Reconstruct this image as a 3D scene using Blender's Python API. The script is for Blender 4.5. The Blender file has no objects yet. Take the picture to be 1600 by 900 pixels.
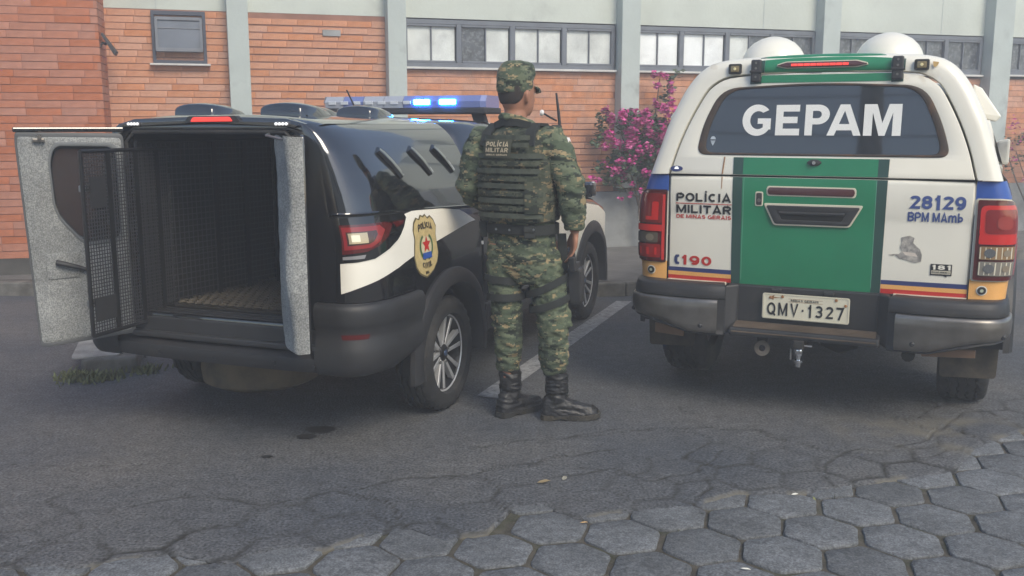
import bpy, bmesh, math, random
from math import radians, sin, cos, pi, sqrt, atan2, hypot
from mathutils import Vector, Matrix, noise
random.seed(7)
D = bpy.data
sc = bpy.context.scene
C = sc.collection

# ------------------------------------------------------------------ camera, sky, sun, exposure
cam = D.objects.new('camera', D.cameras.new('camera')); C.objects.link(cam); sc.camera = cam
cam.data.sensor_width = 36.0; cam.data.lens = 36.0 * 1500 / 1600
cam.data.clip_start = 0.05; cam.data.clip_end = 2000
PITCH = math.atan(255 / 1500)
cam.location = (0, 0, 1.5); cam.rotation_euler = (pi / 2 - PITCH, 0, 0)

SUN_EL, SUN_ROT, SUN_ANGLE, SUN_STR = radians(42), radians(150), radians(28), 1.8
w = D.worlds.new('World'); sc.world = w; w.use_nodes = True
nt = w.node_tree; nt.nodes.clear()
sky = nt.nodes.new('ShaderNodeTexSky'); sky.sky_type = 'NISHITA'; sky.sun_disc = False
sky.sun_elevation = SUN_EL; sky.sun_rotation = SUN_ROT; sky.air_density = 1.0; sky.dust_density = 1.2; sky.ozone_density = 1.0
bg = nt.nodes.new('ShaderNodeBackground'); bg.inputs[1].default_value = 0.12
wo = nt.nodes.new('ShaderNodeOutputWorld')
nt.links.new(sky.outputs[0], bg.inputs[0]); nt.links.new(bg.outputs[0], wo.inputs[0])
sl = D.lights.new('sun', 'SUN'); sl.energy = SUN_STR; sl.angle = SUN_ANGLE; sl.color = (1.0, 0.90, 0.72)
sun = D.objects.new('sun', sl); C.objects.link(sun)
# light travels from the sun (azimuth clockwise from +Y) down to the scene
sd = Vector((sin(SUN_ROT) * cos(SUN_EL), cos(SUN_ROT) * cos(SUN_EL), sin(SUN_EL)))
sun.rotation_euler = (-sd).to_track_quat('-Z', 'Y').to_euler()
sc.view_settings.view_transform = 'Standard'; sc.view_settings.look = 'None'
sc.view_settings.gamma = 1.0; sc.view_settings.exposure = 0.82
FLARE_VEIL = 0.0165

# ------------------------------------------------------------------ materials
def nodes(name):
    m = D.materials.new(name); m.use_nodes = True
    t = m.node_tree; b = t.nodes['Principled BSDF']
    return m, t, b
def N(t, typ, **kw):
    n = t.nodes.new(typ)
    for k, v in kw.items():
        if k[0] == 'i' and k[1:].isdigit(): n.inputs[int(k[1:])].default_value = v
        else: setattr(n, k, v)
    return n
def L(t, a, b): t.links.new(a, b)
def rgb(c): return (c[0], c[1], c[2], 1) if isinstance(c, (tuple, list)) else (c, c, c, 1)
MC = {}
def pbr(name, col, rough=.5, metal=0, vary=0.0, vscale=6, bump=0, bscale=60, coat=0, dirt=None, dscale=3, dthr=.62, emit=None, estr=0, trans=0, rnd=0, spec=None, alpha=1):
    if name in MC: return MC[name]
    m, t, b = nodes(name)
    b.inputs['Roughness'].default_value = rough; b.inputs['Metallic'].default_value = metal
    b.inputs['Coat Weight'].default_value = coat; b.inputs['Coat Roughness'].default_value = .04
    b.inputs['Transmission Weight'].default_value = trans
    if spec is not None: b.inputs['Specular IOR Level'].default_value = spec
    if alpha < 1: b.inputs['Alpha'].default_value = alpha
    tc = N(t, 'ShaderNodeTexCoord')
    out = None
    if vary or dirt or rnd or bump:
        nz = N(t, 'ShaderNodeTexNoise'); nz.inputs['Scale'].default_value = vscale; nz.inputs['Detail'].default_value = 6
        L(t, tc.outputs['Object'], nz.inputs['Vector'])
        mp = N(t, 'ShaderNodeMapRange'); mp.inputs[1].default_value = .3; mp.inputs[2].default_value = .7
        mp.inputs[3].default_value = 1 - vary; mp.inputs[4].default_value = 1 + vary
        L(t, nz.outputs[0], mp.inputs[0])
        hv = N(t, 'ShaderNodeHueSaturation'); hv.inputs['Color'].default_value = rgb(col)
        L(t, mp.outputs[0], hv.inputs['Value']); out = hv.outputs[0]
        if rnd:
            oi = N(t, 'ShaderNodeObjectInfo'); gi = N(t, 'ShaderNodeNewGeometry')
            ad = N(t, 'ShaderNodeMath', operation='ADD'); L(t, oi.outputs['Random'], ad.inputs[0]); L(t, gi.outputs['Random Per Island'], ad.inputs[1])
            fr = N(t, 'ShaderNodeMath', operation='FRACT'); L(t, ad.outputs[0], fr.inputs[0])
            m2 = N(t, 'ShaderNodeMapRange'); m2.inputs[3].default_value = 1 - rnd; m2.inputs[4].default_value = 1 + rnd
            L(t, fr.outputs[0], m2.inputs[0])
            h2 = N(t, 'ShaderNodeHueSaturation'); L(t, out, h2.inputs['Color']); L(t, m2.outputs[0], h2.inputs['Value'])
            m3 = N(t, 'ShaderNodeMapRange'); m3.inputs[3].default_value = 1.12; m3.inputs[4].default_value = .85
            fm = N(t, 'ShaderNodeMath', operation='MULTIPLY', i1=7.31); L(t, fr.outputs[0], fm.inputs[0])
            f2 = N(t, 'ShaderNodeMath', operation='FRACT'); L(t, fm.outputs[0], f2.inputs[0]); L(t, f2.outputs[0], m3.inputs[0]); L(t, m3.outputs[0], h2.inputs['Saturation'])
            out = h2.outputs[0]
        if dirt:
            dn = N(t, 'ShaderNodeTexNoise'); dn.inputs['Scale'].default_value = dscale; dn.inputs['Detail'].default_value = 8; dn.inputs['Roughness'].default_value = .65
            L(t, tc.outputs['Object'], dn.inputs['Vector'])
            dr = N(t, 'ShaderNodeMapRange'); dr.inputs[1].default_value = dthr - .08; dr.inputs[2].default_value = dthr + .14; dr.inputs[4].default_value = .75
            L(t, dn.outputs[0], dr.inputs[0])
            mx = N(t, 'ShaderNodeMixRGB'); L(t, dr.outputs[0], mx.inputs[0]); L(t, out, mx.inputs[1]); mx.inputs[2].default_value = rgb(dirt)
            out = mx.outputs[0]
        L(t, out, b.inputs['Base Color'])
    else:
        b.inputs['Base Color'].default_value = rgb(col)
    if bump:
        bn = N(t, 'ShaderNodeTexNoise'); bn.inputs['Scale'].default_value = bscale; bn.inputs['Detail'].default_value = 5
        L(t, tc.outputs['Object'], bn.inputs['Vector'])
        bp = N(t, 'ShaderNodeBump'); bp.inputs['Strength'].default_value = bump; bp.inputs['Distance'].default_value = .01
        L(t, bn.outputs[0], bp.inputs['Height']); L(t, bp.outputs[0], b.inputs['Normal'])
    if emit is not None:
        b.inputs['Emission Color'].default_value = rgb(emit); b.inputs['Emission Strength'].default_value = estr
    MC[name] = m
    return m

# ------------------------------------------------------------------ object helpers
def link(o, parent=None):
    C.objects.link(o)
    if parent is not None: o.parent = parent
    return o
def thing(name, label, cat, loc=(0, 0, 0), rz=0, group=None):
    o = D.objects.new(name, None); o.empty_display_size = .2
    C.objects.link(o); o.location = loc; o.rotation_euler = (0, 0, rz)
    o['label'] = label; o['category'] = cat
    if group: o['group'] = group
    return o
def node(name, parent, loc=(0, 0, 0), rot=(0, 0, 0)):
    o = D.objects.new(name, None); o.empty_display_size = .1; link(o, parent); o.location = loc; o.rotation_euler = rot
    return o
def mob(name, verts, faces, mat, parent=None, smooth=False, bevel=0, seg=2, kind=None, auto=35, fix=True, solid=0, label=None):
    me = D.meshes.new(name); me.from_pydata([tuple(v) for v in verts], [], faces); me.update()
    if fix:
        bm = bmesh.new(); bm.from_mesh(me); bmesh.ops.remove_doubles(bm, verts=bm.verts, dist=1e-5)
        bmesh.ops.recalc_face_normals(bm, faces=bm.faces); bm.to_mesh(me); bm.free()
    if mat is not None: me.materials.append(mat)
    o = D.objects.new(name, me); link(o, parent)
    if smooth:
        for p in me.polygons: p.use_smooth = True
        if auto:
            me.set_sharp_from_angle(angle=radians(auto))
    if solid:
        s = o.modifiers.new('solid', 'SOLIDIFY'); s.thickness = solid; s.offset = 0
    if bevel:
        b = o.modifiers.new('bevel', 'BEVEL'); b.width = bevel; b.segments = seg; b.limit_method = 'ANGLE'; b.angle_limit = radians(40)
        b.harden_normals = False
    if kind: o['kind'] = kind
    if label: o['label'] = label
    return o
class MB:
    def __init__(s): s.v = []; s.f = []
    def add(s, v, f, M=None):
        n = len(s.v); s.v += [tuple(M @ Vector(p)) if M else tuple(p) for p in v]; s.f += [[i + n for i in q] for q in f]; return s
    def box(s, c, d, M=None):
        x, y, z = c; a, b, e = d[0] / 2, d[1] / 2, d[2] / 2
        v = [(x + i * a, y + j * b, z + k * e) for k in (-1, 1) for j in (-1, 1) for i in (-1, 1)]
        return s.add(v, [(0, 2, 3, 1), (4, 5, 7, 6), (0, 1, 5, 4), (2, 6, 7, 3), (0, 4, 6, 2), (1, 3, 7, 5)], M)
    def tube(s, pts, r, n=8, cap=True):
        v, f = tube_geo(pts, r, n, cap); return s.add(v, f)
    def loft(s, rings, closed=True, cap=True):
        v, f = loft_geo(rings, closed, cap); return s.add(v, f)
    def prism(s, pts, y0, y1, axis='y'):
        n = len(pts)
        P = (lambda a, b, t: (a, t, b)) if axis == 'y' else ((lambda a, b, t: (t, a, b)) if axis == 'x' else (lambda a, b, t: (a, b, t)))
        v = [P(a, b, y0) for a, b in pts] + [P(a, b, y1) for a, b in pts]
        return s.add(v, [list(range(n)), list(range(2 * n - 1, n - 1, -1))] + [(i, (i + 1) % n, n + (i + 1) % n, n + i) for i in range(n)])
    def build(s, name, mat, parent=None, **k): return mob(name, s.v, s.f, mat, parent, **k)
def loft_geo(rings, closed=True, cap=True):
    n = len(rings[0]); v = [tuple(p) for r in rings for p in r]; f = []
    for i in range(len(rings) - 1):
        for j in range(n if closed else n - 1):
            a = i * n + j; b = i * n + (j + 1) % n
            f.append((a, b, b + n, a + n))
    if cap and closed:
        f.append(list(range(n - 1, -1, -1))); f.append([(len(rings) - 1) * n + j for j in range(n)])
    return v, f
def tube_geo(pts, r, n=8, cap=True, up=None, flat=1.0):
    pts = [Vector(p) for p in pts]; rr = r if isinstance(r, (list, tuple)) else [r] * len(pts)
    rings = []; prev = None
    for i, p in enumerate(pts):
        d = (pts[min(i + 1, len(pts) - 1)] - pts[max(i - 1, 0)]).normalized()
        if prev is None:
            a = up if up is not None else (Vector((0, 0, 1)) if abs(d.z) < .9 else Vector((0, 1, 0)))
            u = d.cross(a).normalized()
        else:
            u = (prev - d * prev.dot(d)).normalized()
        prev = u; wv = d.cross(u)
        ra = rr[i]
        if isinstance(ra, (tuple, list)): r1, r2 = ra
        else: r1, r2 = ra, ra * flat
        rings.append([p + u * (r1 * cos(2 * pi * k / n)) + wv * (r2 * sin(2 * pi * k / n)) for k in range(n)])
    return loft_geo(rings, True, cap)
def box(name, c, d, mat, parent=None, bevel=0, **k): return MB().box(c, d).build(name, mat, parent, bevel=bevel, **k)
def tube(name, pts, r, mat, parent=None, n=10, **k): return MB().tube(pts, r, n).build(name, mat, parent, smooth=True, **k)
def lathe_geo(prof, n=32, axis='x', c=(0, 0, 0)):
    rings = []
    for a, r in prof:
        ring = []
        for k in range(n):
            t = 2 * pi * k / n
            if axis == 'x': ring.append((c[0] + a, c[1] + r * cos(t), c[2] + r * sin(t)))
            elif axis == 'y': ring.append((c[0] + r * cos(t), c[1] + a, c[2] + r * sin(t)))
            else: ring.append((c[0] + r * cos(t), c[1] + r * sin(t), c[2] + a))
        rings.append(ring)
    return loft_geo(rings, True, True)
def lathe(name, prof, mat, parent=None, n=32, axis='x', c=(0, 0, 0), **k):
    return MB().add(*lathe_geo(prof, n, axis, c)).build(name, mat, parent, smooth=True, **k)
def catmull(P, n=8, closed=False):
    P = [Vector(p) if len(p) == 3 else Vector((p[0], p[1], 0)) for p in P]; out = []
    m = len(P); rng = range(m if closed else m - 1)
    for i in rng:
        p1, p2 = P[i], P[(i + 1) % m]
        p0 = P[i - 1] if (closed or i > 0) else p1 * 2 - p2
        p3 = P[(i + 2) % m] if (closed or i + 2 < m) else p2 * 2 - p1
        for k in range(n):
            t = k / n
            out.append(.5 * ((2 * p1) + (p2 - p0) * t + (2 * p0 - 5 * p1 + 4 * p2 - p3) * t * t + (3 * p1 - p0 - 3 * p2 + p3) * t ** 3))
    if not closed: out.append(P[-1])
    return out
def resample(P, n, closed=False):
    P = [Vector(p) for p in P]
    if closed: P = P + [P[0]]
    d = [0]
    for a, b in zip(P, P[1:]): d.append(d[-1] + (b - a).length)
    out = []; j = 0
    for k in range(n):
        s = d[-1] * k / (n if closed else n - 1)
        while j < len(d) - 2 and d[j + 1] < s: j += 1
        e = d[j + 1] - d[j]; out.append(P[j].lerp(P[j + 1], (s - d[j]) / e if e > 1e-9 else 0))
    return out
def rounded(pts, r, n=5):
    """polygon (list of 2-tuples) with rounded corners"""
    out = []; m = len(pts); P = [Vector((p[0], p[1])) for p in pts]
    for i in range(m):
        a, b, c = P[i - 1], P[i], P[(i + 1) % m]
        u = (a - b); v = (c - b); rr = min(r[i] if isinstance(r, (list, tuple)) else r, u.length * .48, v.length * .48)
        p, q = b + u.normalized() * rr, b + v.normalized() * rr
        for k in range(n + 1):
            t = k / n; out.append(tuple((p * (1 - t) ** 2 + b * 2 * t * (1 - t) + q * t * t)))
    return out
def curve_mesh(cd):
    o = D.objects.new('tmp', cd); C.objects.link(o); bpy.context.view_layer.update()
    dg = bpy.context.evaluated_depsgraph_get(); me = D.meshes.new_from_object(o.evaluated_get(dg))
    v = [tuple(p.co) for p in me.vertices]; f = [list(p.vertices) for p in me.polygons]
    D.objects.remove(o); D.curves.remove(cd); D.meshes.remove(me)
    return v, f
def plate_geo(outer, holes=(), th=.01, bev=0):
    """flat plate in x,y with holes, thickness along local z, centred"""
    cd = D.curves.new('c', 'CURVE'); cd.dimensions = '2D'; cd.fill_mode = 'BOTH'; cd.extrude = max(th / 2 - bev, 0); cd.bevel_depth = bev; cd.bevel_resolution = 1
    cd.offset = -bev
    for P in [outer] + list(holes):
        s = cd.splines.new('POLY'); s.points.add(len(P) - 1); s.use_cyclic_u = True
        for i, p in enumerate(P): s.points[i].co = (p[0], p[1], 0, 1)
    return curve_mesh(cd)
def plate(name, outer, holes, th, mat, parent, y=0, fn=None, bev=0, M=None, **k):
    """x,z outline standing upright at depth y; fn(x,z)->y adds relief"""
    v, f = plate_geo(outer, holes, th, bev)
    v = [(a, y + (fn(a, b) if fn else 0) - c, b) for a, b, c in v]
    if M: v = [tuple(M @ Vector(p)) for p in v]
    return mob(name, v, f, mat, parent, **k)
def _arc(cx, cy, rx, ry, a0, a1, n=8): return [(cx + rx * cos(radians(a0 + (a1 - a0) * k / n)), cy + ry * sin(radians(a0 + (a1 - a0) * k / n))) for k in range(n + 1)]
def glyph(ch, t):
    """stroke skeletons on a unit box (centre lines kept t/2 inside)"""
    h = t / 2; l, r, b_, tp, m = h, 1 - h, h, 1 - h, .5; hw = (r - l) / 2; U = 1.0
    O = _arc(.5, .5, hw, m - h, 90, 450, 22)
    bowl = lambda y0, y1, x0=l: [(x0, y1)] + [( .52, y1)] + _arc(.52, (y0 + y1) / 2, r - .52, (y1 - y0) / 2, 90, -90, 8) + [(x0, y0)]
    g = {
        'O': [O], 'Q': [O, [(.60, .30), (.96, -.02)]], 'C': [_arc(.5, .5, hw, m - h, 48, 312, 16)], 'G': [_arc(.5, .5, hw, m - h, 48, 345, 16), [(.56, .44), (r + .01, .44), (r + .01, .08)]],
        'L': [[(l, 1), (l, b_), (.97, b_)]], 'I': [[(.5, 0), (.5, 1)]], 'Í': [[(.5, 0), (.5, 1)], [(.40, 1.10), (.75, 1.26)]], 'T': [[(0, tp), (1, tp)], [(.5, 0), (.5, tp)]],
        'P': [[(l, 0), (l, tp)], bowl(.44, tp)], 'R': [[(l, 0), (l, tp)], bowl(.47, tp), [(.50, .47), (r, 0)]], 'D': [[(l, 0), (l, 1)], bowl(b_, tp)], 'B': [[(l, 0), (l, 1)], bowl(b_, .51), bowl(.51, tp)],
        'E': [[(1, tp), (l, tp), (l, b_), (1, b_)], [(l, .51), (.9, .51)]], 'F': [[(1, tp), (l, tp), (l, 0)], [(l, .5), (.88, .5)]], 'U': [[(l, 1), (l, .38)] + _arc(.5, .38, hw, .38 - h, 180, 360, 10) + [(r, 1)]],
        'N': [[(l, 0), (l, 1)], [(l, .97), (r, .03)], [(r, 0), (r, 1)]], 'M': [[(l * .8, 0), (l * .8, 1)], [(l * .9, .97), (.5, .12), (1 - l * .9, .97)], [(1 - l * .8, 0), (1 - l * .8, 1)]],
        'A': [[(l * .9, 0), (.5, .96), (1 - l * .9, 0)], [(.24, .26), (.76, .26)]], 'V': [[(l * .9, 1), (.5, .06), (1 - l * .9, 1)]],
        'S': [_arc(.5, (tp + .52) / 2, hw, (tp - .52) / 2, 30, 270, 12)[:-1] + _arc(.5, (b_ + .52) / 2, hw, (.52 - b_) / 2, 90, -150, 12)],
        '0': [O], '1': [[(.62, 0), (.62, 1)], [(.60, .84), (.22, .68)]], '2': [_arc(.5, .70, hw, .30 - h, 165, -25, 10) + [(l + .06, b_), (1, b_)]],
        '3': [_arc(.48, (tp + .52) / 2, hw, (tp - .52) / 2, 150, -90, 10) + _arc(.48, (b_ + .52) / 2, hw + .02, (.52 - b_) / 2, 90, -150, 10)[1:]], '7': [[(0, tp), (r, tp), (.36, 0)]],
        '8': [_arc(.5, (tp + .52) / 2, hw * .92, (tp - .52) / 2, 90, 450, 18), _arc(.5, (b_ + .52) / 2, hw, (.52 - b_) / 2, 90, 450, 18)], '9': [_arc(.5, (tp + .38) / 2, hw, (tp - .38) / 2, 90, 450, 16), [(r, .70), (r, .45)] + _arc(.5, .45, hw, .45 - h, -10, -130, 9)],
        'm': [[(l * .7, 0), (l * .7, .72)], [(l * .7, .48)] + _arc(.30, .50, .20, .20, 150, 0, 6) + [(.5, 0)], [(.5, .48)] + _arc(.73, .50, .23 - h * .5, .20, 150, 0, 6) + [(1 - l * .6, 0)]],
        'b': [[(l, 0), (l, 1)], _arc(.5, .36, hw, .36 - h, 90, 450, 16)], '·': [[(.5, .42), (.5, .58)]], '-': [[(.1, .5), (.9, .5)]],
    }
    return g[ch]
GW = {'I': .30, 'Í': .36, '1': .62, 'm': 1.25, 'M': 1.12, '·': .4, ' ': .45, 'L': .80, 'E': .84, 'F': .80, 'b': .85, 'V': 1.0, 'A': 1.02, 'O': 1.05, 'Q': 1.08, 'G': 1.02, 'S': .88, 'T': .9}
def text_geo(s, x0, x1, z0, z1, bold=0.0, depth=.001, asp=.72, gap=.14):
    """own heavy sans lettering drawn from strokes and fitted to the box measured on the sign"""
    t = .15 + bold * 1.9; V, F = [], []; X = 0; H = 1.0
    for ci, ch in enumerate(s):
        wc = GW.get(ch, .92) * asp
        if ch != ' ':
            tx = t  # stroke in units of glyph height
            for si, P in enumerate(glyph(ch, min(.42, t / wc if ch not in 'IÍ1·' else t) if ch not in 'EFLTBDPR' else min(.40, t))):
                pts = [Vector((X + p[0] * wc, p[1])) for p in P]; n = len(pts); hw = t / 2; base = len(V); dz = depth + si * .00018
                closed = (pts[0] - pts[-1]).length < 1e-4 and n > 3
                for i, p in enumerate(pts):
                    a = pts[i - 1] if i > 0 else (pts[-2] if closed else None); c = pts[i + 1] if i < n - 1 else (pts[1] if closed else None)
                    d1 = (p - a).normalized() if a is not None else (c - p).normalized(); d2 = (c - p).normalized() if c is not None else d1
                    n1, n2 = Vector((-d1.y, d1.x)), Vector((-d2.y, d2.x)); nn = (n1 + n2); nn = nn.normalized() if nn.length > 1e-3 else n1
                    k = min(1.9, 1 / max(.3, nn.dot(n1)))
                    V += [(p.x + nn.x * hw * k, p.y + nn.y * hw * k, dz), (p.x - nn.x * hw * k, p.y - nn.y * hw * k, dz)]
                    if i: F.append((base + 2 * i - 2, base + 2 * i - 1, base + 2 * i + 1, base + 2 * i))
        X += wc + (gap if ch != ' ' else .0)
    ax = min(p[0] for p in V); bx = max(p[0] for p in V); lo = min(0, 0); hi = 1.0
    return [(x0 + (p[0] - ax) / (bx - ax) * (x1 - x0), z0 + max(-.06, min(1.36, p[1])) * (z1 - z0), p[2]) for p in V], F
def text(name, s, x0, x1, z0, z1, mat, parent, y=0, fn=None, **k):
    v, f = text_geo(s, x0, x1, z0, z1, **k)
    v = [((a, y + (fn(a, b) if fn else 0) - c, b)) for a, b, c in v]
    return mob(name, v, f, mat, parent, fix=False)
def gridsurf(name, fn, us, vs, mat, parent, smooth=True, **k):
    v = [fn(a, b) for b in vs for a in us]; n = len(us)
    f = [(j * n + i, j * n + i + 1, (j + 1) * n + i + 1, (j + 1) * n + i) for j in range(len(vs) - 1) for i in range(n - 1)]
    return mob(name, v, f, mat, parent, smooth=smooth, **k)
def lin(a, b, n): return [a + (b - a) * i / (n - 1) for i in range(n)]
def interp(x, tab):
    if x <= tab[0][0]: return tab[0][1]
    for (a, p), (b, q) in zip(tab, tab[1:]):
        if x <= b: return p + (q - p) * (x - a) / (b - a)
    return tab[-1][1]
def poly_decal(name, pts, surf, mat, parent, off=.0025, step=.02, label=None):
    """flat print laid on a curved surface: polygon pts in (s,z), surf(s,z,off)->xyz"""
    bm = bmesh.new(); vs = [bm.verts.new((p[0], p[1], 0)) for p in pts]; bm.faces.new(vs)
    for ax in (0, 1):
        lo = min(p[ax] for p in pts); hi = max(p[ax] for p in pts); k = lo + step
        while k < hi - 1e-4:
            co = [0, 0, 0]; co[ax] = k; no = [0, 0, 0]; no[ax] = 1
            bmesh.ops.bisect_plane(bm, geom=list(bm.verts) + list(bm.edges) + list(bm.faces), dist=1e-6, plane_co=co, plane_no=no); k += step
    for v in bm.verts: v.co = Vector(surf(v.co.x, v.co.y, off))
    me = D.meshes.new(name); bm.to_mesh(me); bm.free(); me.materials.append(mat)
    for p in me.polygons: p.use_smooth = True
    o = D.objects.new(name, me); link(o, parent)
    if label: o['label'] = label
    return o

# ------------------------------------------------------------------ palette
M_white = pbr('white_paint', (.79, .765, .67), .28, vary=.04, vscale=3, coat=.3, dirt=(.38, .27, .14), dscale=5, dthr=.72)
M_green = pbr('green_vinyl', (.015, .20, .095), .38, vary=.08, vscale=4)
M_dgreen = pbr('dark_green_vinyl', (.022, .065, .055), .4)
M_blue = pbr('blue_vinyl', (.03, .09, .36), .35)
M_orange = pbr('orange_vinyl', (.80, .42, .13), .4, vary=.06)
M_redv = pbr('red_vinyl', (.50, .025, .02), .4)
M_navy = pbr('navy_vinyl', (.03, .045, .16), .4)
M_ink = pbr('black_print', (.015, .015, .018), .5)
M_blackpaint = pbr('black_paint', (.008, .008, .010), .12, coat=1.0)
M_blackpaint.node_tree.nodes['Principled BSDF'].inputs['Coat IOR'].default_value = 1.75
M_blackpaint.node_tree.nodes['Principled BSDF'].inputs['IOR'].default_value = 1.55
M_plastic = pbr('black_plastic', (.028, .028, .03), .55, bump=.15, bscale=300, vary=.15)
M_bumper = pbr('bumper_plastic', (.022, .022, .024), .5, bump=.15, bscale=300, vary=.2, dirt=(.10, .085, .065), dthr=.66)
M_rubber = pbr('tyre_rubber', (.020, .020, .021), .8, vary=.25, bump=.3, bscale=90, dirt=(.09, .08, .065), dthr=.62)
M_seal = pbr('window_seal', (.045, .032, .024), .7, dirt=(.16, .07, .03), dscale=9, dthr=.58)
M_chrome = pbr('chrome', (.75, .76, .78), .12, 1)
M_satin = pbr('satin_metal', (.215, .20, .185), .34, .8, vary=.25, vscale=9, dirt=(.10, .085, .06), dthr=.66)
M_steel = pbr('steel', (.3, .3, .3), .45, .9, vary=.2)
M_glass = pbr('tinted_glass', (.010, .012, .016), .04, coat=1.0)
M_gap = pbr('panel_gap', (.006, .006, .006), .9)
M_sealant = pbr('pale_sealant', (.62, .58, .46), .6)
M_under = pbr('underbody', (.018, .017, .016), .85, vary=.3, dirt=(.06, .045, .03), dthr=.6)
M_felt = pbr('grey_felt', (.27, .28, .275), .95, vary=.13, vscale=7, bump=.8, bscale=110, dirt=(.55, .55, .50), dscale=62, dthr=.64)
M_redlens = pbr('red_lens', (.24, .008, .008), .12, coat=1)
M_dredlens = pbr('dark_red_lens', (.09, .006, .006), .1, coat=1)
M_redlit = pbr('lit_red_lens', (.7, .03, .03), .2, coat=1, emit=(1, .06, .04), estr=.45)
M_clear = pbr('clear_lens', (.32, .27, .20), .1, .3, coat=1)
M_led = pbr('white_lamp', (.9, .9, .9), .2, emit=(1, 1, 1), estr=.5)

# ------------------------------------------------------------------ ground
def asphalt_mat():
    m, t, b = nodes('asphalt')
    tc = N(t, 'ShaderNodeTexCoord')
    big = N(t, 'ShaderNodeTexNoise'); big.inputs['Scale'].default_value = .9; big.inputs['Detail'].default_value = 7
    fine = N(t, 'ShaderNodeTexNoise'); fine.inputs['Scale'].default_value = 85; fine.inputs['Detail'].default_value = 3
    vor = N(t, 'ShaderNodeTexVoronoi'); vor.inputs['Scale'].default_value = 95
    for n in (big, fine, vor): L(t, tc.outputs['Object'], n.inputs['Vector'])
    r1 = N(t, 'ShaderNodeValToRGB'); r1.color_ramp.elements[0].position = .35; r1.color_ramp.elements[1].position = .68
    r1.color_ramp.elements[0].color = (.054, .060, .071, 1); r1.color_ramp.elements[1].color = (.104, .102, .099, 1)
    L(t, big.outputs[0], r1.inputs[0])
    r2 = N(t, 'ShaderNodeMapRange'); r2.inputs[1].default_value = .3; r2.inputs[2].default_value = .72; r2.inputs[3].default_value = .35; r2.inputs[4].default_value = 1.9
    mid = N(t, 'ShaderNodeTexNoise'); mid.inputs['Scale'].default_value = 14; mid.inputs['Detail'].default_value = 8; mid.inputs['Roughness'].default_value = .72; L(t, tc.outputs['Object'], mid.inputs['Vector'])
    mr = N(t, 'ShaderNodeMapRange'); mr.inputs[1].default_value = .3; mr.inputs[2].default_value = .7; mr.inputs[3].default_value = .68; mr.inputs[4].default_value = 1.35; L(t, mid.outputs[0], mr.inputs[0])
    L(t, fine.outputs[0], r2.inputs[0])
    mu = N(t, 'ShaderNodeMath', operation='MULTIPLY'); L(t, r2.outputs[0], mu.inputs[0]); L(t, mr.outputs[0], mu.inputs[1])
    hv = N(t, 'ShaderNodeHueSaturation'); L(t, r1.outputs[0], hv.inputs['Color']); L(t, mu.outputs[0], hv.inputs['Value'])
    # pale aggregate chips
    vr = N(t, 'ShaderNodeMapRange'); vr.inputs[1].default_value = .16; vr.inputs[2].default_value = .06
    L(t, vor.outputs['Distance'], vr.inputs[0])
    gt = N(t, 'ShaderNodeMath', operation='GREATER_THAN', i1=.62); 
    sep = N(t, 'ShaderNodeSeparateColor'); L(t, vor.outputs['Color'], sep.inputs[0]); L(t, sep.outputs[0], gt.inputs[0])
    ml = N(t, 'ShaderNodeMath', operation='MULTIPLY'); L(t, vr.outputs[0], ml.inputs[0]); L(t, gt.outputs[0], ml.inputs[1])
    mx = N(t, 'ShaderNodeMixRGB'); L(t, ml.outputs[0], mx.inputs[0]); L(t, hv.outputs[0], mx.inputs[1]); mx.inputs[2].default_value = (.26, .25, .235, 1)
    at = N(t, 'ShaderNodeAttribute', attribute_name='dirt')
    m4 = N(t, 'ShaderNodeMixRGB'); L(t, at.outputs['Fac'], m4.inputs[0]); L(t, mx.outputs[0], m4.inputs[1]); m4.inputs[2].default_value = (.022, .020, .016, 1)
    as_ = N(t, 'ShaderNodeAttribute', attribute_name='sand'); m5 = N(t, 'ShaderNodeMixRGB'); L(t, as_.outputs['Fac'], m5.inputs[0]); L(t, m4.outputs[0], m5.inputs[1]); m5.inputs[2].default_value = (.17, .155, .12, 1)
    L(t, m5.outputs[0], b.inputs['Base Color']); b.inputs['Roughness'].default_value = .82
    ad = N(t, 'ShaderNodeMath', operation='ADD'); L(t, fine.outputs[0], ad.inputs[0]); L(t, vr.outputs[0], ad.inputs[1])
    bp = N(t, 'ShaderNodeBump'); bp.inputs['Strength'].default_value = .55; bp.inputs['Distance'].default_value = .006
    L(t, ad.outputs[0], bp.inputs['Height']); L(t, bp.outputs[0], b.inputs['Normal'])
    return m
M_asph = asphalt_mat()
M_paver = pbr('paver_concrete', (.155, .165, .170), .85, vary=.25, vscale=24, bump=1.0, bscale=60, rnd=.14, dirt=(.055, .055, .052), dscale=48, dthr=.555)
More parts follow.
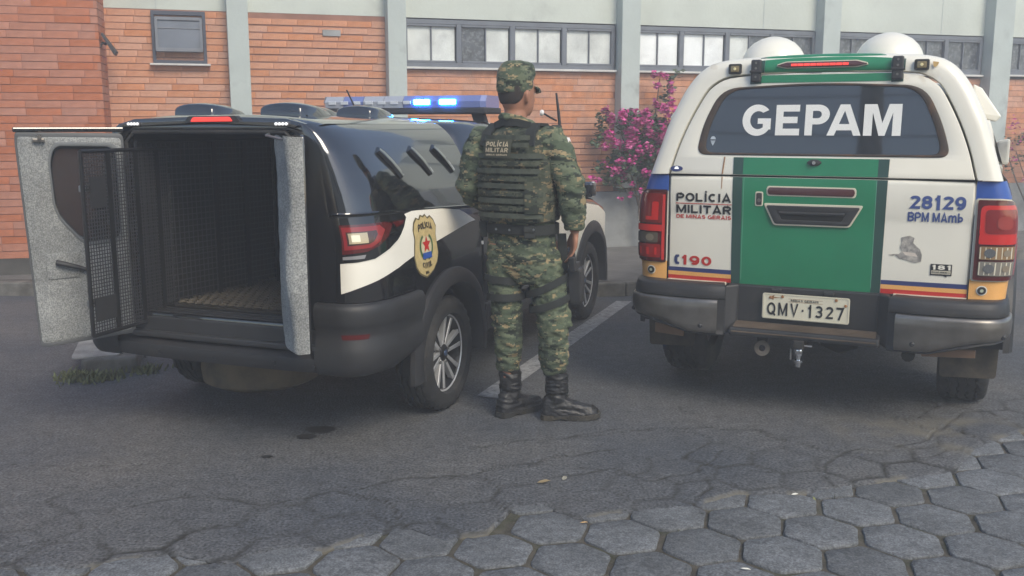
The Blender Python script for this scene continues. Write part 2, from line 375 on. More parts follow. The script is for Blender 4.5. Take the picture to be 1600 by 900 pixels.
def stone_mat(name, lo, hi, s1=34, s2=120, p0=.42, p1=.58, bump=.9, rnd=.10):
    m, t, b = nodes(name); b.inputs['Roughness'].default_value = .85
    tc = N(t, 'ShaderNodeTexCoord'); oi = N(t, 'ShaderNodeObjectInfo')
    cb = N(t, 'ShaderNodeVectorMath', operation='ADD'); ml = N(t, 'ShaderNodeMath', operation='MULTIPLY', i1=37.0); L(t, oi.outputs['Random'], ml.inputs[0])
    L(t, tc.outputs['Object'], cb.inputs[0]); L(t, ml.outputs[0], cb.inputs[1])
    a = N(t, 'ShaderNodeTexNoise'); a.inputs['Scale'].default_value = s1; a.inputs['Detail'].default_value = 7; a.inputs['Roughness'].default_value = .7
    c = N(t, 'ShaderNodeTexNoise'); c.inputs['Scale'].default_value = s2; c.inputs['Detail'].default_value = 3
    g = N(t, 'ShaderNodeTexNoise'); g.inputs['Scale'].default_value = 5; g.inputs['Detail'].default_value = 4
    for n in (a, c, g): L(t, cb.outputs[0], n.inputs['Vector'])
    r = N(t, 'ShaderNodeValToRGB'); r.color_ramp.elements[0].position = p0; r.color_ramp.elements[1].position = p1
    r.color_ramp.elements[0].color = rgb(lo); r.color_ramp.elements[1].color = rgb(hi); L(t, a.outputs[0], r.inputs[0])
    v1 = N(t, 'ShaderNodeMapRange'); v1.inputs[1].default_value = .35; v1.inputs[2].default_value = .65; v1.inputs[3].default_value = .62; v1.inputs[4].default_value = 1.35; L(t, c.outputs[0], v1.inputs[0])
    v2 = N(t, 'ShaderNodeMapRange'); v2.inputs[1].default_value = .3; v2.inputs[2].default_value = .7; v2.inputs[3].default_value = .8; v2.inputs[4].default_value = 1.2; L(t, g.outputs[0], v2.inputs[0])
    v3 = N(t, 'ShaderNodeMapRange'); v3.inputs[3].default_value = 1 - rnd; v3.inputs[4].default_value = 1 + rnd; L(t, oi.outputs['Random'], v3.inputs[0])
    p = N(t, 'ShaderNodeMath', operation='MULTIPLY'); L(t, v1.outputs[0], p.inputs[0]); L(t, v2.outputs[0], p.inputs[1])
    q = N(t, 'ShaderNodeMath', operation='MULTIPLY'); L(t, p.outputs[0], q.inputs[0]); L(t, v3.outputs[0], q.inputs[1])
    hv = N(t, 'ShaderNodeHueSaturation'); L(t, r.outputs[0], hv.inputs['Color']); L(t, q.outputs[0], hv.inputs['Value']); L(t, hv.outputs[0], b.inputs['Base Color'])
    bp = N(t, 'ShaderNodeBump'); bp.inputs['Strength'].default_value = bump; bp.inputs['Distance'].default_value = .008; L(t, a.outputs[0], bp.inputs['Height']); L(t, bp.outputs[0], b.inputs['Normal'])
    return m
M_paver = stone_mat('paver_stone', (.088, .093, .098), (.150, .158, .166), 38, 130, .38, .60, .55, .15)
M_joint = pbr('joint_sand', (.080, .070, .054), .95, vary=.4, vscale=20, bump=.8, bscale=120, dirt=(.04, .055, .02), dscale=6, dthr=.58)
M_conc = pbr('pavement_concrete', (.15, .145, .135), .9, vary=.22, vscale=4, bump=.5, bscale=80, dirt=(.08, .075, .065), dscale=2.2, dthr=.52)
M_kerb = pbr('kerb_concrete', (.15, .145, .13), .9, vary=.3, vscale=7, bump=.5, bscale=70, dirt=(.05, .045, .035), dscale=5, dthr=.52)
M_line = pbr('road_paint', (.36, .365, .37), .8, vary=.25, vscale=14, dirt=(.07, .07, .07), dscale=28, dthr=.50, bump=.3, bscale=120)

ground = mob('ground', [(-400, -400, -.06), (400, -400, -.06), (400, 400, -.06), (-400, 400, -.06)], [(0, 1, 2, 3)], M_joint, kind='structure')
EDGE = [(-9, 3.0), (-3, 3.02), (-1.76, 3.10), (-1.49, 3.08), (-1.30, 3.17), (-1.19, 3.20), (-1.01, 3.12), (-.83, 3.25), (-.68, 3.22), (-.50, 3.39), (-.39, 3.42), (-.24, 3.33), (-.10, 3.36), (0, 3.62), (.13, 3.65), (.26, 3.51), (.44, 3.57), (.73, 3.64), (.93, 3.77), (1.19, 3.77), (1.41, 3.84), (1.7, 3.95), (1.95, 4.03), (2.2, 4.36), (2.59, 4.62), (4, 4.9), (9, 5.6), (40, 9)]
ANG = radians(-16); PX, PY = .686, 3.29; PW = .285
def hexdist(x, y):
    """distance to the nearest joint of the hexagon paving and its block index"""
    dx, dy = x - PX, y - PY; a = dx * cos(ANG) + dy * sin(ANG); b = -dx * sin(ANG) + dy * cos(ANG)
    rs = PW * .866; j = round(b / rs); best = []
    for jj in (j - 1, j, j + 1):
        off = (jj % 2) * PW / 2; i = round((a - off) / PW)
        for ii in (i - 1, i, i + 1):
            cx, cy = ii * PW + off, jj * rs; best.append((hypot(a - cx, b - cy), ii, jj))
    best.sort(); return (best[1][0] - best[0][0]) / 2, best[0][1], best[0][2]
CRACKS = [[(-.18, 4.33), (0, 4.42), (.25, 4.47), (.51, 4.6), (.84, 4.64), (1.21, 4.6), (1.32, 4.42), (1.47, 4.31), (1.71, 4.22)], [(.73, 3.64), (.83, 3.81), (.82, 4.03), (.98, 4.28)], [(1.81, 4.33), (1.97, 4.42), (2.25, 4.78), (2.5, 4.95), (2.57, 4.64)], [(1.87, 4.2), (2.11, 4.33), (2.19, 4.14), (2.34, 4.19)], [(-.64, 3.81), (-.44, 3.95), (-.22, 3.98), (.14, 4.15), (.48, 4.33)], [(.22, 3.95), (.43, 4.07), (.6, 3.92), (.85, 4.03)], [(1.35, 3.84), (1.37, 4.07), (1.6, 4.33), (1.79, 4.28)], [(-1.53, 3.64), (-1.31, 3.74), (-.97, 3.64), (-.74, 3.77), (-.52, 3.7), (-.39, 3.42)], [(2.01, 4.83), (2.06, 4.64), (2.23, 4.6), (2.27, 4.42)]]
def crackdist(x, y):
    best = 9
    jx = .035 * noise.noise(Vector((x * 7, y * 7, 3))); jy = .035 * noise.noise(Vector((x * 7, y * 7, 8))); x += jx; y += jy
    for P in CRACKS:
        for (ax, ay), (bx, by) in zip(P, P[1:]):
            if min(ax, bx) - .1 > x or max(ax, bx) + .1 < x or min(ay, by) - .1 > y or max(ay, by) + .1 < y: continue
            dx, dy = bx - ax, by - ay; t = max(0, min(1, ((x - ax) * dx + (y - ay) * dy) / (dx * dx + dy * dy)))
            best = min(best, hypot(x - ax - t * dx, y - ay - t * dy))
    return best
def edge_y(x):
    return interp(x, EDGE) + .018 * noise.noise(Vector((x * 9, 3.1, 0))) + .010 * noise.noise(Vector((x * 31, 7, 0)))
def build_road():
    xs = [-60, -30, -15, -8, -5] + lin(-3.2, 4.2, 430) + [5, 7, 10, 16, 30, 60]
    vs, fs, dirt, sand = [], [], [], []
    near = 118
    ts = [0] + [((i / near) ** 1.25) * 1.7 for i in range(1, near + 1)]
    rows = len(ts) + 1 + 6
    for x in xs:
        e = edge_y(x)
        vs.append((x, e - .004, -.05)); dirt.append(1); sand.append(0)
        for k, d in enumerate(ts):
            y = e + d; hd, _, _ = hexdist(x, y)
            fade = max(0, 1 - d / (.75 + .5 * max(0, min(1, (x + .5) / 2.5))))
            g = max(0, 1 - hd / .020) * fade * (.62 + .9 * noise.noise(Vector((x * 2.3, y * 2.3, 1))))
            g = max(0, g)
            z = -.007 * g + .0035 * noise.noise(Vector((x * 3, y * 3, 0))) * min(1, d * 4) - .006 * max(0, 1 - d / .03)
            # wandering cracks
            cr = abs(noise.noise(Vector((x * 1.1 + 5, y * 2.2, 2)))) ; c = max(0, 1 - cr / .012) * (1 if .12 < d < 1.25 and noise.noise(Vector((x * .8, y * .8, 9))) > -.05 else 0)
            z -= .004 * c
            cd_ = crackdist(x, y) if -3 < x < 4 else 9; cc = max(0, 1 - cd_ / .011); z -= .007 * cc; z += .004 * max(0, 1 - cd_ / .06) * (noise.noise(Vector((x * 5, y * 5, 6))) > 0)
            vs.append((x, y, z)); dirt.append(min(1, g * 1.1 + c * .7 + cc * .9))
            sand.append(max(0, min(1, 1.6 * noise.noise(Vector((x * 6, y * 6, 11))) + .35 + .4 * noise.noise(Vector((x * 25, y * 25, 2))))) * max(0, 1 - ((x - 2.1) / .55) ** 2) * max(0, 1 - ((y - 4.55) / .35) ** 2) + .8 * max(0, 1 - d / .04) * (noise.noise(Vector((x * 4, 1, 1))) > .1))
        for y in (5.9 if e < 4.4 else e + 2, 7.5 if e < 5 else e + 3, 12, 25, 60, 140):
            vs.append((x, max(y, e + 2), 0)); dirt.append(0); sand.append(0)
    for i in range(len(xs) - 1):
        for j in range(rows - 1):
            a = i * rows + j; fs.append((a, a + rows, a + rows + 1, a + 1))
    o = mob('road', vs, fs, M_asph, smooth=True, auto=60, fix=False, kind='structure')
    at = o.data.attributes.new('dirt', 'FLOAT', 'POINT')
    a2 = o.data.attributes.new('sand', 'FLOAT', 'POINT')
    for i, d in enumerate(dirt): at.data[i].value = d; a2.data[i].value = sand[i]
    return o
road = build_road()

paving = mob('hexagon_paving', [(-60, -60, -.0165), (60, -60, -.0165), (60, 9, -.0165), (-60, 9, -.0165)], [(0, 1, 2, 3)], M_joint, kind='structure')
def hex_meshes():
    out = []
    for s in range(7):
        rnd = random.Random(s); R = PW / 2 / cos(pi / 6)
        rings = []
        cor = []
        for k in range(6):
            a = pi / 6 + k * pi / 3; r = R - .0035 + rnd.uniform(-.012, .004); cor.append(Vector((r * cos(a), r * sin(a))))
        pts = []
        for k in range(6):
            a, b, c = cor[k - 1], cor[k], cor[(k + 1) % 6]
            pts += [b.lerp(a, .13), b.lerp(a, .04).lerp(c, .04), b.lerp(c, .13), b.lerp(c, .5) * rnd.uniform(.975, 1.0)]
        def ring(sc_, z): return [(p.x * sc_, p.y * sc_, z + rnd.uniform(-.0015, .0015)) for p in pts]
        v, f = loft_geo([ring(1, -.035), ring(1.0, -.010), ring(.988, -.0025), ring(.965, 0), ring(.5, .002)], True, False)
        n = len(pts); v.append((0, 0, .002)); c0 = len(v) - 1
        f += [(4 * n + i, 4 * n + (i + 1) % n, c0) for i in range(n)]
        me = D.meshes.new('paving_block'); me.from_pydata(v, [], f); me.materials.append(M_paver)
        for p in me.polygons: p.use_smooth = True
        me.set_sharp_from_angle(angle=radians(50)); out.append(me)
    return out
HM = hex_meshes(); nb = 0
for j in range(-8, 9):
    for i in range(-14, 16):
        a = i * PW + (j % 2) * PW / 2; b = j * PW * .866
        x = PX + a * cos(ANG) - b * sin(ANG); y = PY + a * sin(ANG) + b * cos(ANG)
        if y > interp(x, EDGE) + .17 or y < 2.62: continue
        if abs(x) > .57 * y + .75 or nb >= 298: continue
        o = D.objects.new('paving_block', random.choice(HM)); link(o, paving); nb += 1
        o.location = (x, y, -.007 + random.uniform(-.003, .002)); o.rotation_euler = (random.uniform(-.008, .008), random.uniform(-.008, .008), ANG + random.uniform(-.02, .02))
# parking line and the pavement
mob('parking_line', [(-.20, 5.20, .004), (-.075, 5.15, .004), (1.03, 8.12, .004), (.90, 8.14, .004)], [(0, 1, 2, 3)], M_line, road)
KERB = [(-16, 7.3), (-4.5, 8.42), (-1.5, 8.2), (.82, 8.30), (2.2, 8.95), (5.7, 10.72), (14, 15.2)]
pv = [(x, y + .15, .12) for x, y in KERB] + [(14, 30, .12), (-16, 30, .12)]
pavement = mob('pavement', pv, [list(range(len(pv)))], M_conc, kind='structure')
kl = resample([Vector((x, y, 0)) for x, y in KERB], 40)
for a, b in zip(kl, kl[1:]):
    d = (b - a); ln = d.length - .012; ang = atan2(d.y, d.x)
    k = MB(); k.box((ln / 2, .075, .035), (ln, .15, .17)); ko = k.build('kerb_stone', M_kerb, pavement, bevel=.012)
    ko.location = a; ko.rotation_euler = (0, 0, ang)
# pavement slab joints further in are real grooves: flagstone rows beside the wall
island_pts = rounded([(-2.60, 5.62), (-2.92, 6.5), (-3.6, 8.5), (-2.9, 8.35), (-2.5, 6.4), (-2.30, 5.74)], [.05, .2, .05, .05, .2, .05])
m = MB(); m.prism(island_pts, -.05, .10, 'z'); island = m.build('kerb_island', M_kerb, bevel=.025); island['kind'] = 'structure'
mi = MB(); mi.prism([(p[0] * .86 - .43, p[1] * .93 + .42) for p in island_pts], .10, .108, 'z'); mi.build('island_top', pbr('island_earth', (.30, .295, .28), .95, vary=.35, bump=.8, bscale=50), island)

def blades(name, spots, mat, parent=None, h=(.03, .08), kind='stuff', wd=.005):
    v, f = [], []
    for x, y, z in spots:
        a = random.uniform(0, 2 * pi); hh = random.uniform(*h); lean = random.uniform(.2, .9) * hh; b = random.uniform(0, 2 * pi)
        n = len(v); dx, dy = wd * cos(a), wd * sin(a); lx, ly = lean * cos(b), lean * sin(b)
        v += [(x - dx, y - dy, z), (x + dx, y + dy, z), (x + dx + lx * .5, y + dy + ly * .5, z + hh * .65), (x - dx + lx * .5, y - dy + ly * .5, z + hh * .65), (x + lx, y + ly, z + hh)]
        f += [(n, n + 1, n + 2, n + 3), (n + 3, n + 2, n + 4)]
    return mob(name, v, f, mat, parent, fix=False, kind=kind)
M_weed = pbr('weed_green', (.14, .15, .06), .8, vary=.4, vscale=20, rnd=.4)
sp = []
for _ in range(1500):
    t = random.random(); q = resample([Vector((-2.64, 5.66, 0)), Vector((-2.60, 5.58, 0)), Vector((-2.48, 5.58, 0)), Vector((-2.30, 5.69, 0)), Vector((-2.22, 5.80, 0))], 60)[int(t * 59)]
    r = abs(random.gauss(0, .055)); a = random.uniform(0, 2 * pi); q = q + Vector((0, -.03, 0))
    if noise.noise(Vector((q.x * 7, q.y * 7, 1))) < -.12: continue
    sp.append((q.x + r * cos(a), q.y + r * sin(a), 0))
wd = blades('weeds', sp, M_weed, h=(.012, .055), wd=.006); wd['label'] = 'green weeds along the foot of the kerb island beside the black pickup'
sp = []
for _ in range(500):
    x = random.uniform(-2, 3); y = random.uniform(2.7, 4.2)
    if y < interp(x, EDGE) and hexdist(x, y)[0] < .012 and noise.noise(Vector((x * 2, y * 2, 4))) > .15: sp.append((x, y, -.02))
if sp: 
    mo = blades('moss_tufts', sp, M_weed, h=(.01, .03), wd=.006); mo['label'] = 'small moss tufts in the joints of the hexagon paving'

# ------------------------------------------------------------------ buildings
M_brick = pbr('brick', (.50, .235, .135), .85, vary=.16, vscale=12, rnd=.05, bump=.4, bscale=60, dirt=(.34, .22, .16), dscale=4, dthr=.60)
M_brick2 = pbr('brick_left', (.385, .145, .08), .85, vary=.14, vscale=12, rnd=.045, bump=.4, bscale=60, dirt=(.36, .25, .19), dscale=4, dthr=.64)
M_mortar = pbr('mortar', (.26, .13, .09), .95, vary=.2)
M_mortar2 = pbr('mortar_left', (.30, .15, .11), .95, vary=.2)
M_facade = pbr('facade_concrete', (.50, .54, .49), .85, vary=.10, vscale=1.7, bump=.2, bscale=30, dirt=(.34, .36, .34), dscale=1.6, dthr=.62)
M_pil = pbr('pilaster_concrete', (.42, .47, .45), .8, vary=.08, vscale=3, bump=.2, bscale=30, dirt=(.2, .22, .22), dscale=3, dthr=.62)
M_frame = pbr('window_frame', (.13, .145, .17), .6, vary=.15)
M_sill = pbr('window_sill', (.55, .55, .53), .7, vary=.15)
M_plinth = pbr('plinth_concrete', (.27, .28, .28), .9, vary=.2, vscale=2.5, bump=.3, dirt=(.11, .115, .11), dscale=2, dthr=.55)
M_frost = pbr('frosted_pane', (.58, .61, .59), .35, vary=.22, vscale=3.5, dirt=(.36, .38, .37), dscale=5, dthr=.6, bump=.2, bscale=50)
M_frost2 = pbr('bright_frosted_pane', (.80, .83, .83), .3, vary=.14, vscale=3.5, dirt=(.55, .57, .57), dscale=5, dthr=.62, bump=.2, bscale=50)
M_dkpane = pbr('dark_pane', (.06, .07, .085), .12, vary=.5, vscale=10, dirt=(.24, .26, .27), dscale=26, dthr=.56)
def brick_mesh(name, w_, h_, mat):
    m = MB(); m.box((0, 0, 0), (w_, .03, h_)); me = D.meshes.new(name)
    bm = bmesh.new(); vv = [bm.verts.new(p) for p in m.v]
    for q in m.f: bm.faces.new([vv[i] for i in q])
    fr = [e for e in bm.edges if all(v.co.y < 0 for v in e.verts)]
    bmesh.ops.bevel(bm, geom=fr, offset=.0025, segments=1, affect='EDGES')
    bmesh.ops.recalc_face_normals(bm, faces=bm.faces); bm.to_mesh(me); bm.free(); me.materials.append(mat); return me
class Wall:
    """bricks laid in courses on a wall plane; s along the wall, local frame of the parent"""
    def __init__(s, parent, mat, single_max, name_stuff): s.p = parent; s.mat = mat; s.n = 0; s.max = single_max; s.mb = MB(); s.ns = name_stuff; s.cache = {}
    def bay(s, s0, s1, z0, z1, ch, bl, visible, joint=.006):
        row = 0; z = z0
        while z + ch <= z1 + .012:
            x = s0 - ((row % 3) * bl * .37 + (row % 2) * .11) % bl
            while x < s1 - .01:
                a = max(x, s0); b = min(x + bl, s1)
                if b - a > .03:
                    cx, cz, wd_, h_ = (a + b) / 2, z + ch / 2, b - a - joint * .28, ch - joint
                    py = random.uniform(-.003, .003)
                    if visible(cx, cz) and s.n < s.max:
                        key = round(wd_, 2)
                        if key not in s.cache: s.cache[key] = brick_mesh('brick', wd_, h_, s.mat)
                        o = D.objects.new('brick', s.cache[key]); link(o, s.p); o.location = (cx, py, cz); s.n += 1
                    else: s.mb.box((cx, py, cz), (wd_, .03, h_))
                x += bl
            z += ch; row += 1
    def done(s):
        if s.mb.v: s.mb.build(s.ns, s.mat, s.p, kind='stuff', fix=False)
BA = radians(17)
bld = thing('brick_building', 'long orange brick building with grey concrete band, pilasters and strip windows behind the vehicles', 'building', (1.105, 10.975, 0), BA)
BTOP = 5.2
W = Wall(bld, M_brick, 298, 'brickwork')
vis1 = lambda x, z: z > 1.42
vis2 = lambda x, z: z > 1.5 or (x > -1.4 and z > .74)
W.bay(-5.60, -4.06, .75, 2.59, .0635, .25, vis1)
W.bay(-3.92, -2.50, .75, 2.59, .072, .25, vis1)
W.bay(-2.36, .05, .75, 2.07, .0695, .25, vis2)
W.bay(.27, 2.60, .75, 2.07, .0695, .25, lambda x, z: x < 1.3 and z > .8)
W.bay(2.83, 5.05, .75, 2.07, .0695, .25, lambda x, z: x > 4.4 and z > 1.6)
W.bay(5.35, 8.3, .75, 2.07, .0695, .25, lambda x, z: x < 6.2)
W.done()
for a, b, z1 in ((-5.60, -4.06, 2.6), (-3.92, -2.50, 2.6), (-2.36, .05, 2.08), (.27, 2.60, 2.08), (2.83, 5.05, 2.08), (5.35, 8.3, 2.08)): box('mortar_bed', ((a + b) / 2, .015, (.74 + z1) / 2), (b - a, .045, z1 - .74), M_mortar, bld)
box('wall', (2.2, .165, 1.4), (15.8, .25, 2.7), M_mortar, bld)
box('plinth', (2.2, .10, .43), (15.8, .32, .64), M_plinth, bld, bevel=.01)
box('facade', (2.2, .15, (2.6 + BTOP) / 2), (15.8, .32, BTOP - 2.6), M_facade, bld)
for s_ in (-4.75, 1.9, 4.4): box('panel_joint', (s_, -.0105, 3.9), (.012, .004, 2.6), pbr('joint_grey', (.40, .44, .42), .9), bld)
for s0, s1 in ((-4.10, -3.90), (-2.53, -2.34), (.05, .27), (2.60, 2.83), (5.05, 5.35), (7.6, 7.85)):
    box('pilaster', ((s0 + s1) / 2, -.07, BTOP / 2 + .35), (s1 - s0, .22, BTOP - .9), M_pil, bld, bevel=.006)
box('vent_brick', (-3.08, -.018, 2.42), (.18, .02, .06), M_plinth, bld)
def window(s0, s1, z0, z1, sashes, sill=True):
    wn = node('window', bld)
    fr = MB(); fw = .045
    fr.box(((s0 + s1) / 2, .0, z1 - fw / 2), (s1 - s0, .05, fw)); fr.box(((s0 + s1) / 2, .0, z0 + fw / 2), (s1 - s0, .05, fw))
    n = len(sashes); wsh = (s1 - s0) / n
    for i in range(n + 1):
        fr.box((s0 + i * wsh + (.02 if i == 0 else (-.02 if i == n else 0)), -.002, (z0 + z1) / 2), (.055 if 0 < i < n else .04, .05, z1 - z0 - 2 * fw))
    for i, (l, r) in enumerate(sashes):
        a = s0 + i * wsh + .035; b = a + wsh - .07
        fr.box(((a + b) / 2, -.004, z1 - fw - .012), (b - a, .035, .022)); fr.box(((a + b) / 2, -.004, z0 + fw + .012), (b - a, .035, .022))
        c = (a + b) / 2 if r is not None else b
        if r is not None: fr.box((c, .006, (z0 + z1) / 2), (.014, .03, z1 - z0 - .14))
        for (p, q, mt) in ((a, c, l), (c, b, r)):
            if mt is None: continue
            box('pane', ((p + q) / 2, .018, (z0 + z1) / 2), (q - p - .012, .008, z1 - z0 - .12), mt, wn)
    fr.build('frame', M_frame, wn, bevel=.003)
    if sill: box('sill', ((s0 + s1) / 2, -.03, z0 - .012), (s1 - s0 + .02, .09, .022), M_sill, wn, bevel=.003)
W_, B_, Dk = M_frost, M_frost2, M_dkpane
# dark sheets behind the strip windows, coloured as the unlit room's shade
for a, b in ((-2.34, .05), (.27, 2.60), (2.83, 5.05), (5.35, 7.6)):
    box('room_shade_sheet', ((a + b) / 2, .028, 2.34), (b - a, .008, .52), pbr('room_shade_tone', (.03, .032, .035), .9), bld)
window(-2.34, .03, 2.10, 2.585, [(W_, W_), (Dk, W_), (W_, W_), (W_, W_)])
window(.27, 2.60, 2.10, 2.585, [(B_, B_), (B_, B_), (W_, Dk), (Dk, Dk)])
window(2.85, 5.03, 2.12, 2.585, [(Dk, Dk), (Dk, Dk), (Dk, Dk), (Dk, Dk)])
window(5.37, 7.6, 2.13, 2.585, [(Dk, Dk), (W_, Dk), (Dk, Dk), (W_, Dk)])
# small hopper window at the left
hw = node('window', bld)
fr = MB(); s0, s1, z0, z1 = -4.80, -4.30, 2.09, 2.585
for c, d in ((((s0 + s1) / 2, -.02, z1 - .02), (s1 - s0, .07, .04)), (((s0 + s1) / 2, -.02, z0 + .015), (s1 - s0, .07, .03)), ((s0 + .015, -.022, (z0 + z1) / 2), (.03, .07, z1 - z0)), ((s1 - .015, -.022, (z0 + z1) / 2), (.03, .07, z1 - z0))): fr.box(c, d)
fr.build('frame', pbr('dark_frame', (.05, .06, .085), .6), hw, bevel=.003)
M_h = Matrix.Translation((0, -.05, 2.52)) @ Matrix.Rotation(radians(-9), 4, 'X')
sash = MB()
for c, d in ((((s0 + s1) / 2, 0, -.01), (s1 - s0 - .07, .03, .03)), (((s0 + s1) / 2, 0, -.31), (s1 - s0 - .07, .03, .035)), ((s0 + .045, -.002, -.16), (.025, .03, .31)), ((s1 - .045, -.002, -.16), (.025, .03, .31)), (((s0 + s1) / 2, -.0, -.1), (s1 - s0 - .1, .012, .01))): sash.box(c, d, M_h)
sash.build('sash', M_frame, hw)
MB().box(((s0 + s1) / 2, .004, -.16), (s1 - s0 - .1, .006, .28), M_h).build('pane', pbr('grey_pane', (.10, .12, .15), .25, vary=.15), hw)
box('pane', ((s0 + s1) / 2, .0, 2.15), (s1 - s0 - .07, .008, .10), pbr('lower_pane', (.16, .17, .18), .35, vary=.3, vscale=9), hw)
box('sill', ((s0 + s1) / 2, -.05, z0 - .012), (s1 - s0 + .06, .1, .018), M_sill, hw, bevel=.003)

lb = thing('brick_wing', 'projecting orange brick wing wall of the building at the left edge, nearer than the rest', 'building', (-4.9, 8.8, 0), radians(14))
W2 = Wall(lb, M_brick2, 280, 'brickwork')
W2.bay(-2.6, 1.14, .27, 4.2, .069, .30, lambda x, z: x > .05 and z < 2.75)
W2.done()
box('mortar_bed', (-.75, .012, 2.2), (3.76, .04, 3.95), M_mortar2, lb)
box('wall', (-3.4, .55, 2.15), (9.05, 1.06, 4.1), M_mortar2, lb)
box('plinth', (-3.4, .5, .17), (9.07, 1.02, .22), pbr('dark_plinth', (.07, .068, .06), .9, vary=.3), lb)
# return face of the wing bricks
m = MB(); z = .27; r = 0
while z < 4.1:
    x = .04 + (r % 2) * .13
    for q in range(4):
        y0 = max(-.013, x - .14 + q * .30 - .1); y1 = x + .145 + q * .30 - .1
        if y1 - y0 > .03: m.box((1.128, (y0 + y1) / 2, z + .034), (.03, y1 - y0, .063))
    z += .069; r += 1
m.build('return_brickwork', M_brick2, lb, kind='stuff', fix=False)
tube('recess_shade_tube', [(1.19, .50, .15), (1.19, .50, 4.0)], .035, pbr('recess_shade_tone', (.10, .115, .12), .7, vary=.2), lb)  # dark tube added to stand for the shade in the recess beside the wing
# wall lamp on the wing's end
wl = thing('wall_lamp', 'small dark metal lamp sticking out where brick wing meets the long wall', 'lamp', (-3.80, 9.12, 2.2), radians(14)); wl.scale = (.75, 1.1, 1.15)
MB().box((-.03, 0, -.05), (.03, .08, .1)).build('bracket', M_plastic, wl, bevel=.004)
tube('arm', [(-.03, 0, -.02), (.02, 0, .04), (.07, 0, .03)], .012, M_plastic, wl)
MB().loft([[(.02, -.05, .10), (.02, .05, .10), (.03, .05, .12), (.03, -.05, .12)], [(.16, -.06, -.06), (.16, .06, -.06), (.19, .06, -.03), (.19, -.06, -.03)]]).build('hood', M_plastic, wl, bevel=.004)

# ------------------------------------------------------------------ plants
M_leaf = pbr('bougainvillea_leaf', (.045, .075, .035), .6, vary=.3, rnd=.45)
M_flower = pbr('bougainvillea_bract', (.50, .05, .24), .6, vary=.2, rnd=.3)
M_twig = pbr('twig', (.10, .075, .06), .8)
def leaf_mass(name, clusters, size, mat, parent, seed, kind=None):
    rnd = random.Random(seed); v, f = [], []
    for cx, cy, cz, r, n in clusters:
        for _ in range(n):
            while True:
                p = Vector((rnd.uniform(-1, 1), rnd.uniform(-1, 1), rnd.uniform(-1, 1)))
                if p.length < 1: break
            p = p * (r * (.5 + .5 * rnd.random())); s = size * rnd.uniform(.6, 1.3)
            q = Matrix.Rotation(rnd.uniform(0, 6.28), 3, 'Z') @ Matrix.Rotation(rnd.uniform(0, 6.28), 3, 'X')
            k = len(v)
            for a, b, c in ((-.5, 0, 0), (0, .32, .06), (.55, 0, 0), (0, -.32, .06)): v.append(tuple(Vector((cx, cy, cz)) + p + q @ Vector((a * s, b * s, c * s))))
            f.append((k, k + 1, k + 2, k + 3))
    return mob(name, v, f, mat, parent, fix=False, kind=kind)
def bougainvillea(label, loc, rz, leafs, flowers, twigs, seed, fsize=.05, lsize=.055):
    t = thing('bougainvillea', label, 'shrub', loc, rz, )
    m = MB()
    for a, b in twigs:
        pts = [Vector(a).lerp(Vector(b), k / 5) + Vector((random.uniform(-.03, .03), 0, random.uniform(-.03, .03))) * (0 < k < 5) for k in range(6)]
        m.tube(pts, [.014 - .0018 * k for k in range(6)], 5)
    m.build('branches', M_twig, t, smooth=True)
    leaf_mass('foliage', leafs, lsize, M_leaf, t, seed); leaf_mass('blossoms', flowers, fsize, M_flower, t, seed + 1)
    return t
r1 = random.Random(4)
lf, fl = [], []
for _ in range(88):   # main drooping mass, local x along wall, z up
    x = r1.gauss(.38, .26); z = r1.gauss(1.22, .22)
    if -.3 < x < 1.0 and .8 < z < 1.75: lf.append((x, r1.uniform(-.2, .05), z, .10, 46))
for _ in range(95):
    x = r1.gauss(.36, .3); z = r1.gauss(1.38, .20)
    if -.32 < x < 1.0 and .9 < z < 1.75: fl.append((x, r1.uniform(-.30, -.04), z, .075, 40))
for k in range(9): lf.append((.60 + .02 * k + r1.uniform(-.06, .06), r1.uniform(-.1, .05), 1.55 + k * .065, .075, 16))
for k in range(6): fl.append((.60 + r1.uniform(-.1, .12), r1.uniform(-.15, 0), 1.98 + r1.uniform(-.12, .14), .06, 24))
for k in range(12):
    fl.append((-.28 + .04 * k + r1.uniform(-.04, .04), -.2, .93 + .02 * k + r1.uniform(-.1, .1), .045, 9))
    fl.append((.15 + .07 * k + r1.uniform(-.05, .05), -.2, .72 + r1.uniform(-.12, .2), .045, 9)); lf.append((.1 + .07 * k, -.1, .78 + r1.uniform(-.1, .2), .07, 13))
bougainvillea('pink bougainvillea spilling over the pilaster between the soldier and the white pickup', (1.05, 10.75, 0), BA, lf, fl,
              [((.45, 0, 0), (.35, -.05, 1.3)), ((.45, 0, .1), (.62, -.02, 2.05)), ((.4, 0, .7), (-.25, -.15, .95)), ((.4, 0, .8), (.95, -.1, 1.5)), ((.4, 0, .6), (.1, -.1, 1.6)), ((.4, 0, .5), (.85, -.1, .8))], 11)
lf, fl = [], []
for _ in range(40): lf.append((r1.uniform(-.1, 1.8), r1.uniform(-.2, .1), r1.gauss(1.12, .2), .11, 20))
for _ in range(44): fl.append((r1.uniform(-.1, 1.8), r1.uniform(-.22, .1), r1.gauss(1.2, .2), .10, 16))
tw = [((.9, 0, 0), (r1.uniform(-.1, 1.8), r1.uniform(-.2, 0), r1.uniform(.9, 1.5))) for _ in range(12)]
bougainvillea('dull purple twiggy bougainvillea low on the brick wall at the right edge', (6.15, 12.35, 0), BA, lf, fl, tw, 21, .035, .04)
M_felt = stone_mat('grey_felt_nap', (.225, .235, .235), (.33, .335, .325), 50, 150, .36, .68, .4, 0)

